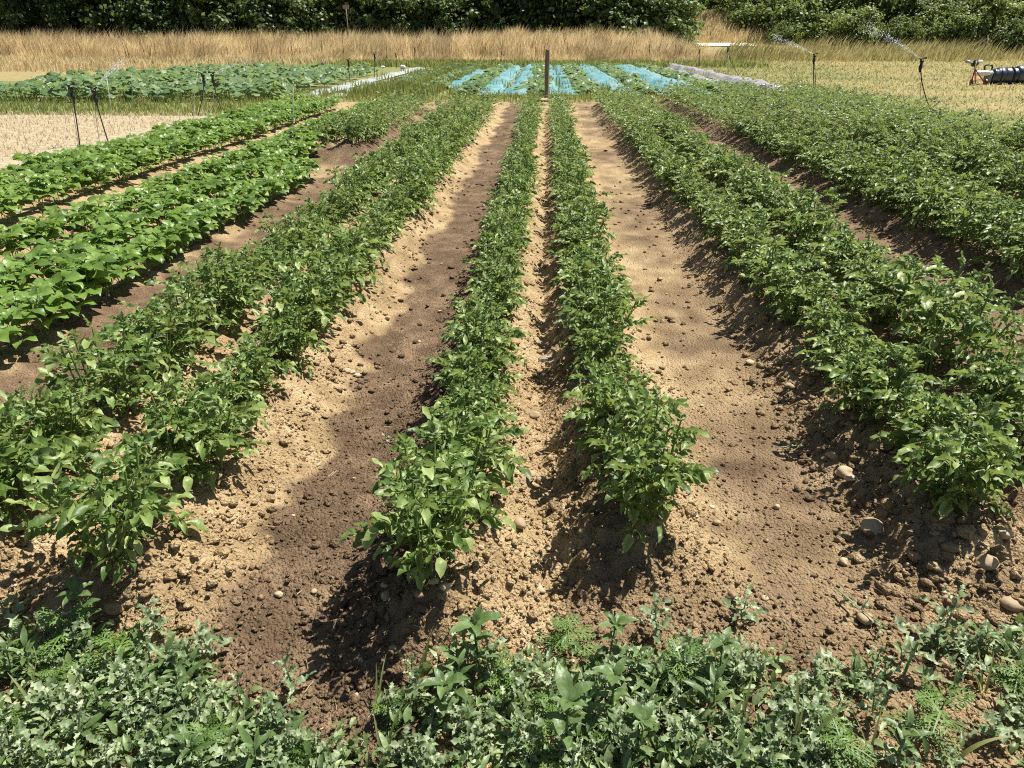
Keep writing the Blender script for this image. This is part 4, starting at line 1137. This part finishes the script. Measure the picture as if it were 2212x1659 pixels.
SH += [(1700, 83, 1.3, 3, "dark bush behind the left end of the bank"), (1770, 86, 1.6, 1, "tall bush topping the middle of the bank"), (1860, 85, 1.7, 0, "tall dark bush directly behind the water jet"), (2010, 88, 1.8, 3, "tall bush in shade above the right sprinkler"), (2200, 82, 1.7, 3, "tall bush in the top right corner"),
       (1940, 70.5, .6, 2, "low pale bush left of the right sprinkler's head"), (2060, 70, .7, 0, "low bush between sprinkler and green stake"), (2190, 68, .6, 1, "low olive bush behind the black film rolls"), (1690, 72, .55, 2, "low grassy bush behind the left water jet")]
for px, Y, s, v, lab in SH: tree(px, Y, s * 1.15, v, lab, "shrubs on the bank", "bank_shrub", "shrub", SHRUBS)
# the pale hummock of grass by the trees
hp = at_y(1105, 75, 65)
a = []
straws("grass_hummock", 2600, lambda n: (r_w.normal(hp[0], 1.7, n), r_w.normal(64.6, .6, n)), lambda x, y: np.maximum(.3, 2.1 * np.exp(-((x - hp[0]) / 2.2) ** 2) * r_w.uniform(.5, 1.05, len(x)) * (.6 + .7 * fbm(x * .9, y, 12, 2))), con(.02, .04), M_STRAW, "tall pale hummock of grass in front of the dark trees", wind=(.1, 0), tint=lambda x, y: .75 + 0 * x)

# ------------------------------------------------------------------ squash patch and mulched strips
def squash_leaf(r):
    n = 12; V = [[0, .0, 0]]; tt = [.55]
    S = r.uniform(.10, .15)
    for ring, f in ((1, .55), (2, 1.0)):
        for k in range(n):
            a2 = 2 * math.pi * k / n
            rr = S * f * (1 + (.13 if k % 2 else -.08) * (ring == 2)) * (1 - .45 * math.exp(-((a2 - math.pi * 1.5) / .35) ** 2) * (ring == 2))
            V.append([rr * math.cos(a2), rr * math.sin(a2) + S * .5, .10 * S * ring - (.30 * S if ring == 2 else 0) * r.uniform(.2, 1.3)])
            tt.append(.5 + .1 * ring * r.uniform(-1, 1))
    V[0] = [0, S * .5, -.06 * S]
    Tr = [[0, 1 + k, 1 + (k + 1) % n] for k in range(n)]
    Q = [[1 + k, 1 + n + k, 1 + n + (k + 1) % n, 1 + (k + 1) % n] for k in range(n)]
    return T(V, Q, Tr, np.array(tt) + r.uniform(-.18, .18))
r_s = np.random.default_rng(505)
SL = [squash_leaf(r_s) for _ in range(6)]
def squash_plant(r, n, rad, h):
    out = []; st = []
    for i in range(n):
        az = r.uniform(0, 6.28); d = rad * math.sqrt(r.random()); hh = h * r.uniform(.5, 1) * (1.05 - .4 * d / rad)
        p = np.array([math.cos(az) * d, math.sin(az) * d, hh])
        tl = r.normal(0, .4, 2)
        out.append(SL[int(r.integers(0, 6))].moved(frame(p, (math.cos(az + r.normal(0, .6)), math.sin(az + r.normal(0, .6)), r.uniform(-.5, .1)), (tl[0], tl[1], 1), r.uniform(.7, 1.15))))
        st.append(tube(np.array([[p[0] * .5, p[1] * .5, -.02], p * np.array([.9, .9, .6]), p]), .006, 3, False, .6))
    return join(out), join(st)
SQ = []
for k in range(6):
    f, st = squash_plant(r_s, 38, .66, .58); SQ.append((mesh_of("squash_foliage", f, M_SQUASH, True), mesh_of("squash_stems", st, M_PSTEM, True)))
MEL = []
for k in range(5):
    f, st = squash_plant(r_s, 26, .34, .25); f.V *= 1.0; MEL.append((mesh_of("melon_foliage", f, M_SQUASH, True), mesh_of("melon_stems", st, M_PSTEM, True)))
cnt = {}
YROWS = [22.9, 24.1, 25.4, 26.8, 28.3, 29.9, 31.6, 33.4, 35.3, 37.3, 39.4]
for j, Y in enumerate(YROWS):
    xr = np.interp(Y, [22, 30, 40, 54], [-8.6, -8.7, -9.2, -9.4])
    xl = -18.0
    xl = max(xl, -1.05 * (Y * .9) - 1.5)
    n = 0; x = xr
    while x > xl:
        n += 1
        xx = x + r_s.normal(0, .15); yy = Y + r_s.normal(0, .2)
        o = thing("squash_plant", f"{ordinal(n)} squash plant from the fleece side in the {ordinal(j + 1)} row of the left patch", "squash plant", (xx, yy, float(land_z(np.array(xx), np.array(yy)))), r_s.uniform(0, 6.28), f"squash plants in the {ordinal(j + 1)} row of the left patch", r_s.uniform(.85, 1.2))
        v = int(r_s.integers(0, 6)); f = link("foliage", SQ[v][0], o); f["kind"] = "stuff"
        if Y < 27: link("stem", SQ[v][1], o)
        x -= r_s.uniform(.9, 1.2)
MROWS = [(-4.2, 28, 53, "left of the blue film"), (-2.55, 26, 53, "between the first and second blue strips"), (-.28, 25.5, 53, "behind the wooden post"), (1.45, 25.8, 53, "right of the wooden post"), (3.5, 26, 53, "between the two broad blue strips"), (6.1, 27, 53, "between blue film and grey fleece"), (-5.6, 31, 50, "beside the white fleece")]
for x0, ya, yb, wh in MROWS:
    y = ya; n = 0
    while y < yb:
        n += 1
        xx = x0 + r_s.normal(0, .12)
        o = thing("melon_plant", f"{ordinal(n)} low vine from the front in the row {wh}", "vine plant", (xx, y, float(land_z(np.array(xx), np.array(y)))), r_s.uniform(0, 6.28), f"low vine plants in the row {wh}", r_s.uniform(.9, 1.2))
        v = int(r_s.integers(0, 5)); f = link("foliage", MEL[v][0], o); f["kind"] = "stuff"
        y += r_s.uniform(.6, .8) * (1 + (y - 25) * .02)
def film(name, lab, x0, x1, ya, yb, mat, hump, group, cat, seed, slump=0.03):
    xs2 = np.linspace(x0 - .06, x1 + .06, 11); ys2 = np.arange(ya, yb + .01, .22)
    def zf(x, y):
        u = (x - x0) / (x1 - x0)
        e = sstep(0, .22, u) * (1 - sstep(.78, 1, u)) * sstep(ya, ya + .35, y) * (1 - sstep(yb - .35, yb, y))
        return .012 + e * (hump * (.2 + 1.5 * fbm(x * 1.3 + seed, y * .9, seed, 3)) + slump * np.sin(y * 3.1 + 2 * vnoise(x * 2, y, seed)))
    X, Y = np.meshgrid(xs2, ys2); Xw = X + .10 * (fbm(Y * .8, X * 0 + seed, seed + 3, 2) - .5) + .06 * (vnoise(Y * 3, X * 2, seed + 4) - .5)
    Z = zf(X, Y); nx = len(xs2)
    idx = np.arange(X.size).reshape(X.shape)
    Q = np.stack([idx[:-1, :-1], idx[:-1, 1:], idx[1:, 1:], idx[1:, :-1]], -1).reshape(-1, 4)
    o = link(name, mesh_of(name, T(np.stack([Xw, Y, Z], -1).reshape(-1, 3), Q), mat, True))
    tag(o, lab, cat, group)
FILM = [("first blue film strip from the left, short and set back", -3.85, -2.9, 28.5, 42, .12), ("small far piece of blue film left of the strips", -4.9, -4.3, 43, 48, .12), ("second blue film strip from the left", -2.3, -1.52, 25.3, 50, .11), ("third blue film strip, just left of the wooden post", -1.32, -.5, 25.1, 51, .13),
        ("narrow blue film strip right behind the wooden post", -.02, .45, 25.6, 51, .1), ("narrow blue film strip right of the post", .54, 1.05, 25.4, 51, .1), ("broad blue film strip right of the vines", 1.9, 3.08, 25.4, 51, .12), ("broadest blue film strip at the right of the bed", 4.05, 5.6, 25.6, 51, .14), ("short scrap of blue film at the foot of the vines", 3.25, 3.75, 25.6, 26.6, .1)]
for i, (lab, x0, x1, ya, yb, hp_) in enumerate(FILM): film("mulch_film", lab, x0, x1, ya, yb, M_TEAL, hp_, "blue mulch film strips", "mulch film", 11 + i)
film("fleece_cover", "outer white fleece strip beside the squash patch", -7.95, -7.3, 24.6, 48, M_FLEECE, .07, "white fleece strips", "fleece", 31, .03)
film("fleece_cover", "inner white fleece strip beside the green weeds", -6.95, -6.3, 24.4, 44, M_FLEECE, .07, "white fleece strips", "fleece", 32, .03)
film("fleece_cover", "inner grey fleece strip right of the blue film", 6.6, 7.3, 27.5, 46, M_GFLEECE, .11, "grey fleece strips", "fleece", 33, .02)
film("fleece_cover", "outer grey fleece strip along the mown field", 7.7, 8.6, 27.3, 52, M_GFLEECE, .17, "grey fleece strips", "fleece", 34, .03)
straws("film_weeds", 6500, area(-8.2, 8.6, 25.2, 52, lambda x, y: fbm(x * 1.3, y * .5, 123, 2) > .54), con(.1, .3), con(.012, .03), M_GRASS, "weeds growing up between and through the blue film", tint=lambda x, y: .35 + 0 * x)
# white sandbags and plastic scraps that weigh the covers down
for px, py, s, lab in ((1650, 190, .22, "left of the white sandbags at the end of the grey fleece"), (1664, 191, .16, "middle white sandbag at the end of the grey fleece"), (1679, 192, .18, "right white sandbag at the end of the grey fleece"), (827, 146, .15, "left white plastic scrap at the far end of the fleece"), (870, 146, .22, "larger white plastic scrap at the far end of the fleece"), (1415, 137, .35, "white plastic scrap at the far end of the blue film"), (1724, 190, .14, "small white scrap at the corner of the dense potato block")):
    p = at(px, py, .05)
    a = lump(3, .22, r_s, (1, .6, .55))
    o = link("sandbag", mesh_of("sandbag", a, M_WHITE, True), None, mat4((p[0], p[1], p[2] + s * .15), r_s.uniform(-.5, .5), s)); tag(o, lab, "sandbag", "white weights on the covers")
# ------------------------------------------------------------------ wooden post
pb_ = at(1180, 217, 0)
pt_ = at_y(1183, 108, pb_[1])
o = thing("wooden_post", "weathered round wooden post standing behind the middle potato rows", "post", (pb_[0], pb_[1], -.05))
H = pt_[2] + .05; dx = pt_[0] - pb_[0]
ring = []
zz = np.linspace(-.3, H, 12)
pts = np.array([[dx * z / H + .006 * math.sin(z * 5), .006 * math.cos(z * 4), z] for z in zz])
a = tube(pts, np.array([.066] * 11 + [.060]) * (1 + r_s.uniform(-.05, .05, 12)), 14); ph = np.arange(len(a.V)) % 14
a.V[:, 0] += .004 * np.sin(ph * 2.7); link("shaft", mesh_of("post_shaft", a, M_WOOD, False), o)
a = tube(np.array([[dx, 0, H - .004], [dx + .002, 0, H + .012], [dx + .003, 0, H + .02]]), [.062, .055, .02], 14); link("cap", mesh_of("post_cap", a, M_WOOD, False), o)
a = lump(3, .12, r_s, (.42, .16, .05)); o = link("flat_stone", mesh_of("flat_stone", a, M_PALE, True), None, mat4((pb_[0] + .02, pb_[1] - .22, .03), .05)); tag(o, "pale flat stone at the foot of the wooden post", "stone")

# ------------------------------------------------------------------ sprinklers, stakes and their water
def curve_pts(p0, p1, p2, n=14):
    ts = np.linspace(0, 1, n)[:, None]
    return (1 - ts) ** 2 * p0 + 2 * ts * (1 - ts) * p1 + ts ** 2 * p2
def sprinkler(lab, head, foot, hose_foot, rod_mat=M_STEEL, rod=.005, hose=.009, k=1.0, jet=None):
    """riser on a stake: picture points of the head, the stake's foot, the hose's foot"""
    f = at(*foot, 0.0); Y = f[1]
    hd = at_y(head[0], head[1], Y)
    o = thing("sprinkler", lab, "sprinkler", (f[0], f[1], 0), 0, "impact sprinklers on stakes")
    L = lambda p: p - np.array([f[0], f[1], 0])
    top = L(hd)
    link("stake", mesh_of("sprinkler_stake", tube(np.array([[0, 0, -.2], top * .5, top - np.array([0, 0, .1])]), rod * k, 6), rod_mat, True), o)
    if hose_foot is not None:
        hf = L(at_y(hose_foot[0], hose_foot[1], Y - .15)); hf[2] = max(hf[2], 0.0)
        mid = np.array([top[0] + (hf[0] - top[0]) * .18, top[1] * .5 + hf[1] * .3, (top[2] + hf[2]) * .42])
        c = curve_pts(top - np.array([0, 0, .13]), mid, hf - np.array([0, 0, .15]))
        link("hose", mesh_of("sprinkler_hose", tube(c, hose * k, 7), M_BLACK, True), o)
    body = [tube(np.array([top + np.array([0, 0, z]) for z in (-.26, -.2, -.19, -.12, -.11, -.05, -.04, 0)]), np.array([.014, .020, .034, .034, .026, .026, .042, .034]) * k, 9)]
    hb = link("head", mesh_of("sprinkler_head", join(body), M_BLACK, True), o)
    dx_ = -1 if jet is None else math.copysign(1, jet[0] - head[0])
    noz = tube(np.array([top + np.array([0, 0, -.02]), top + np.array([.035 * dx_, 0, .02]) * k, top + np.array([.06 * dx_, 0, .04]) * k]), [.018 * k, .014 * k, .009 * k], 7)
    link("nozzle", mesh_of("sprinkler_nozzle", noz, M_BLACK, True), o)
    arm = join([box(top + np.array([-.02 * dx_, 0, .03]) * k, (.09 * k, .018 * k, .014 * k), 0, 0, .25 * dx_), box(top + np.array([-.06 * dx_, 0, .04]) * k, (.03 * k, .03 * k, .03 * k))])
    link("rocker_arm", mesh_of("sprinkler_arm", arm, M_BLACK), o)
    return hd
def water_mat():
    m, t, out = new_mat("water_drops")
    pb = N(t, "ShaderNodeBsdfPrincipled"); pb.inputs["Base Color"].default_value = (.86, .89, .92, 1); pb.inputs["Roughness"].default_value = .15
    tr = N(t, "ShaderNodeBsdfTransparent"); ms = N(t, "ShaderNodeMixShader"); ms.inputs[0].default_value = .33
    t.links.new(tr.outputs[0], ms.inputs[1]); t.links.new(pb.outputs[0], ms.inputs[2]); t.links.new(ms.outputs[0], out.inputs[0])
    return m
M_WATER = water_mat()
DROP = ico(1)
def water(lab, start, end_px, n, spread, size, Y2=None):
    e = at_y(end_px[0], end_px[1], Y2 or start[1])
    mid = (start + e) / 2 + np.array([0, 0, .06 * np.linalg.norm(e - start)])
    t = r_s.random(n) ** .8
    c = ((1 - t) ** 2)[:, None] * start + (2 * t * (1 - t))[:, None] * mid + (t ** 2)[:, None] * e
    c = c + r_s.normal(size=(n, 3)) * (spread * (.08 + t ** 1.3))[:, None] * np.linalg.norm(e - start)
    c[:, 2] -= r_s.random(n) ** 2 * t * .10 * np.linalg.norm(e - start)
    s = size * r_s.uniform(.35, 1.0, n) ** 1.5 * (1 + .6 * (r_s.random(n) < .05))
    Ms = np.zeros((n, 4, 4)); Ms[:, 0, 0] = s * 1.3; Ms[:, 1, 1] = s; Ms[:, 2, 2] = s; Ms[:, 3, 3] = 1; Ms[:, :3, 3] = c
    o = link("water_spray", mesh_of("water_spray", many(DROP, Ms), M_WATER, True)); tag(o, lab, None, None, "stuff")
h1 = sprinkler("leftmost black sprinkler on a pale stake at the stubble edge", (152, 188), (168, 318), (171, 322), M_CANE, k=1.15)
h2 = sprinkler("spraying sprinkler with a curved black hose in the stubble", (202, 194), (213, 312), (236, 306), M_STEEL, k=1.15, jet=(260, 130))
h3 = sprinkler("left one of the sprinkler pair before the squash patch", (438, 161), (441, 250), (421, 250), M_STEEL, k=1.15)
h4 = sprinkler("right one of the sprinkler pair before the squash patch", (458, 160), (463, 247), (484, 247), M_CANE, k=1.15, jet=(540, 130))
h5 = sprinkler("thin sprinkler at the end of the outer white fleece", (752, 130), (757, 184), None, M_WOOD, .016, k=1.1)
h6 = sprinkler("sprinkler standing in the middle of the white fleece", (809, 116), (808, 172), None, M_WOOD, .016, k=1.2)
h7 = sprinkler("sprinkler at the far end of the white fleece", (855, 116), (857, 147), None, M_WOOD, .016, k=1.3)
h8 = sprinkler("farthest sprinkler left of the post, before tall grass", (896, 105), (896, 144), None, M_WOOD, .016, k=1.3)
h9 = sprinkler("far left sprinkler below the pale track", (1428, 98), (1431, 128), None, M_WOOD, .016, k=1.2)
h10 = sprinkler("second sprinkler below the pale track", (1460, 98), (1462, 136), None, M_WOOD, .016, k=1.2)
h11 = sprinkler("sprinkler behind the outer grey fleece strip", (1511, 108), (1510, 147), None, M_WOOD, .016, k=1.2)
h12 = sprinkler("sprinkler with a loose hose beside the grey fleece", (1573, 102), (1574, 163), (1602, 172), M_CANE, .016, k=1.25)
h13 = sprinkler("spraying sprinkler behind the dense potato block", (1760, 119), (1763, 212), (1764, 214), M_BLACK, .007, .011, k=1.2, jet=(1675, 80))
h14 = sprinkler("nearest right sprinkler with long curved hose, spraying left", (1992, 130), (1987, 252), (2026, 268), M_STEEL, .005, .010, k=1.2, jet=(1875, 57))
def rod(lab, top, foot, m, rad, group="thin stakes"):
    f = at(*foot, 0.0); tpt = at_y(top[0], top[1], f[1])
    o = thing("stake", lab, "stake", (f[0], f[1], 0), 0, group)
    v = tpt - np.array([f[0], f[1], 0])
    link("shaft", mesh_of("stake_shaft", tube(np.array([[0, 0, -.2], v * .5, v]), rad, 6), m, True), o)
    link("tip", mesh_of("stake_tip", tube(np.array([v - np.array([0, 0, .03]), v + np.array([0, 0, .015])]), rad * 1.5, 6), m, True), o)
rod("leaning pale stake in the stubble beside the sprinkler pair", (427, 152), (413, 258), M_CANE, .008)
rod("pale stake leaning left behind the spraying left sprinkler", (230, 165), (243, 256), M_CANE, .008)
rod("short stake crossing the leftmost sprinkler's foot", (84, 215), (70, 256), M_CANE, .007)
rod("thin grey stake in front of the squash patch", (283, 152), (287, 229), M_STEEL, .008)
rod("thin dark rod standing at the end of the bean row by the soil heaps", (633, 180), (633, 368), M_STEEL, .005)
rod("thin rod left of the spraying sprinkler on the mown field", (1718, 122), (1725, 193), M_STEEL, .008)
rod("pale green stake at the foot of the bank above the bundle", (2134, 76), (2132, 132), M_CANE, .03)
water("fine water jet from the left sprinkler over the squash patch", h2, (268, 128), 360, .05, .009)
water("faint spray from the sprinkler pair over the squash patch", h4, (545, 126), 220, .06, .009)
water("long water jet from the nearest right sprinkler", h14, (1872, 52), 560, .035, .010)
water("water jet from the sprinkler behind the potato block", h13, (1668, 76), 420, .035, .012)

# ------------------------------------------------------------------ red tripod cart and wrapped bundle on the mown field
tb = at(2108, 184, 0)
o = thing("tripod_cart", "red tripod frame with a big sprinkler gun on the mown field", "sprinkler cart", (tb[0], tb[1], 0))
q = lambda px, py, dy=0.0: at_y(px, py, tb[1] + dy) - np.array([tb[0], tb[1], 0])
apex = q(2106, 151); apex2 = apex + np.array([0, 0, .03])
for ft, nm in ((q(2096, 185, -.15), "leg"), (q(2128, 184, -.1), "leg"), (q(2106, 183, .55), "leg")):
    ft[2] = .05; link("leg", mesh_of("cart_leg", tube(np.array([apex2, (apex2 + ft) / 2, ft]), .026, 7), M_RED, True), o)
link("brace", mesh_of("cart_brace", tube(np.array([q(2100, 173), q(2119, 172)]), .018, 6), M_RED, True), o)
link("brace", mesh_of("cart_brace", tube(np.array([q(2098, 181), q(2126, 181)]), .018, 6), M_RED, True), o)
for px in (2097, 2127):
    wc = q(px, 183, -.12); wc[2] = .12
    w = link("wheel", mesh_of("cart_wheel", tube(np.array([wc - np.array([.025, 0, 0]), wc + np.array([.025, 0, 0])]), .11, 14), M_BLACK, False), o)
    link("hub", mesh_of("cart_hub", tube(np.array([wc - np.array([.035, 0, 0]), wc + np.array([.035, 0, 0])]), .045, 10), M_RED, False), w)
link("mast", mesh_of("cart_mast", tube(np.array([apex, q(2105, 143)]), .03, 8), M_STEEL, True), o)
g0 = q(2105, 138)
link("gun_body", mesh_of("gun_body", join([tube(np.array([g0 + np.array([-.10, 0, -.05]), g0 + np.array([.02, 0, .02]), g0 + np.array([.12, 0, .0])]), [.06, .10, .08], 10), box(g0 + np.array([.02, 0, .06]), (.1, .1, .14))]), M_BLACK, True), o)
for sg, px in ((-1, 2086), (1, 2121)):
    e_ = q(px, 133)
    link("fin", mesh_of("gun_fin", join([tube(np.array([g0 + np.array([.1 * sg, 0, 0]), (g0 + e_) / 2 + np.array([0, 0, .02]), e_]), [.03, .05, .065], 8)]), M_WHITE if sg > 0 else M_STEEL, True), o)
link("band", mesh_of("gun_band", tube(np.array([g0 + np.array([0, -.11, -.06]), g0 + np.array([0, -.11, .08])]), .02, 6), M_WHITE, True), o)
# bundle of rolls wrapped in black film
bb = at(2165, 181, 0)
for i, (px0, px1, dy, rad, lab) in enumerate(((2141, 2166, 0, .30, "left roll of black film lying in the pile at the right edge"), (2164, 2192, .1, .31, "middle roll of black film lying in the pile at the right edge"), (2188, 2240, .2, .34, "right roll of black film running out of the picture"))):
    p0 = at_y(px0, 166, bb[1] + dy); p1 = at_y(px1, 166, bb[1] + dy)
    o = thing("film_roll", lab, "film roll", ((p0[0] + p1[0]) / 2, bb[1] + dy, 0), .12 * (i - 1), "rolls of black film")
    hl = (p1[0] - p0[0]) / 2 * 1.04
    a = tube(np.array([[x_, .02 * math.sin(x_ * 9 + i), rad * .95 + .015 * math.sin(x_ * 14)] for x_ in np.linspace(-hl, hl, 9)]), rad * (1 + .08 * r_s.uniform(-1, 1, 9)), 16)
    a.V += r_s.normal(0, .012, a.V.shape); link("roll", mesh_of("film_roll", a, M_FOIL, True), o)
    link("strap", mesh_of("roll_strap", tube(np.array([[hl * .3 - .02, 0, rad * .95], [hl * .3 + .02, 0, rad * .95]]), rad * 1.09, 16), M_BLACK, True), o)
    link("core", mesh_of("roll_core", tube(np.array([[-hl * 1.03, 0, rad * .95], [-hl * .9, 0, rad * .95]]), rad * .3, 10), M_WHITE, True), o)
p = at_y(2124, 158, bb[1] - .2)
a = lump(3, .18, r_s, (.42, .3, .10)); o = link("plastic_sheet", mesh_of("plastic_sheet", a, M_WHITE, True), None, mat4((p[0], p[1], p[2]), .1)); tag(o, "bright white crumpled sheet beside the red tripod", "plastic sheet")
a = lump(3, .2, r_s, (.16, .14, .30)); o = link("sheet_prop", mesh_of("sheet_prop", a, M_GFLEECE, True), None, mat4((p[0] + .25, p[1] + .05, .26), 0)); tag(o, "grey sack under the white crumpled sheet", "sack")
for px, py, lab in ((2136, 143, "coil of black hose on top of the pile, left of the rolls"), (2178, 149, "small white and black coil on top of the film rolls")):
    c = at_y(px, py + 4, bb[1])
    th = np.linspace(0, 6.28 * 3, 40); rr = .17 if px < 2150 else .10
    pts = np.stack([c[0] + rr * np.cos(th), c[1] + .09 * np.sin(th * 3 + 1) * .5 + .02 * th / 6.28, c[2] + rr * .7 * np.sin(th)], 1)
    o = link("hose_coil", mesh_of("hose_coil", tube(pts, .026, 6), M_BLACK if px < 2150 else M_WHITE, True)); tag(o, lab, "hose coil", "coils on the pile")
# small board on a post at the wood's edge
sp_ = at_y(749, 36, 64.5)
o = thing("sign_board", "small reddish board on a thin post before the dark wood", "sign", (sp_[0], 64.5, float(land_z(np.array(sp_[0]), np.array(64.5)))))
zt_ = at_y(749, 10, 64.5)[2] - o.location[2]
link("post", mesh_of("sign_post", tube(np.array([[0, 0, -.2], [0, 0, zt_ - .02]]), .045, 8), M_WOOD, True), o)
link("board", mesh_of("sign_panel", box((0, -.06, zt_ - .16), (.48, .035, .26)), M_BOARD), o)
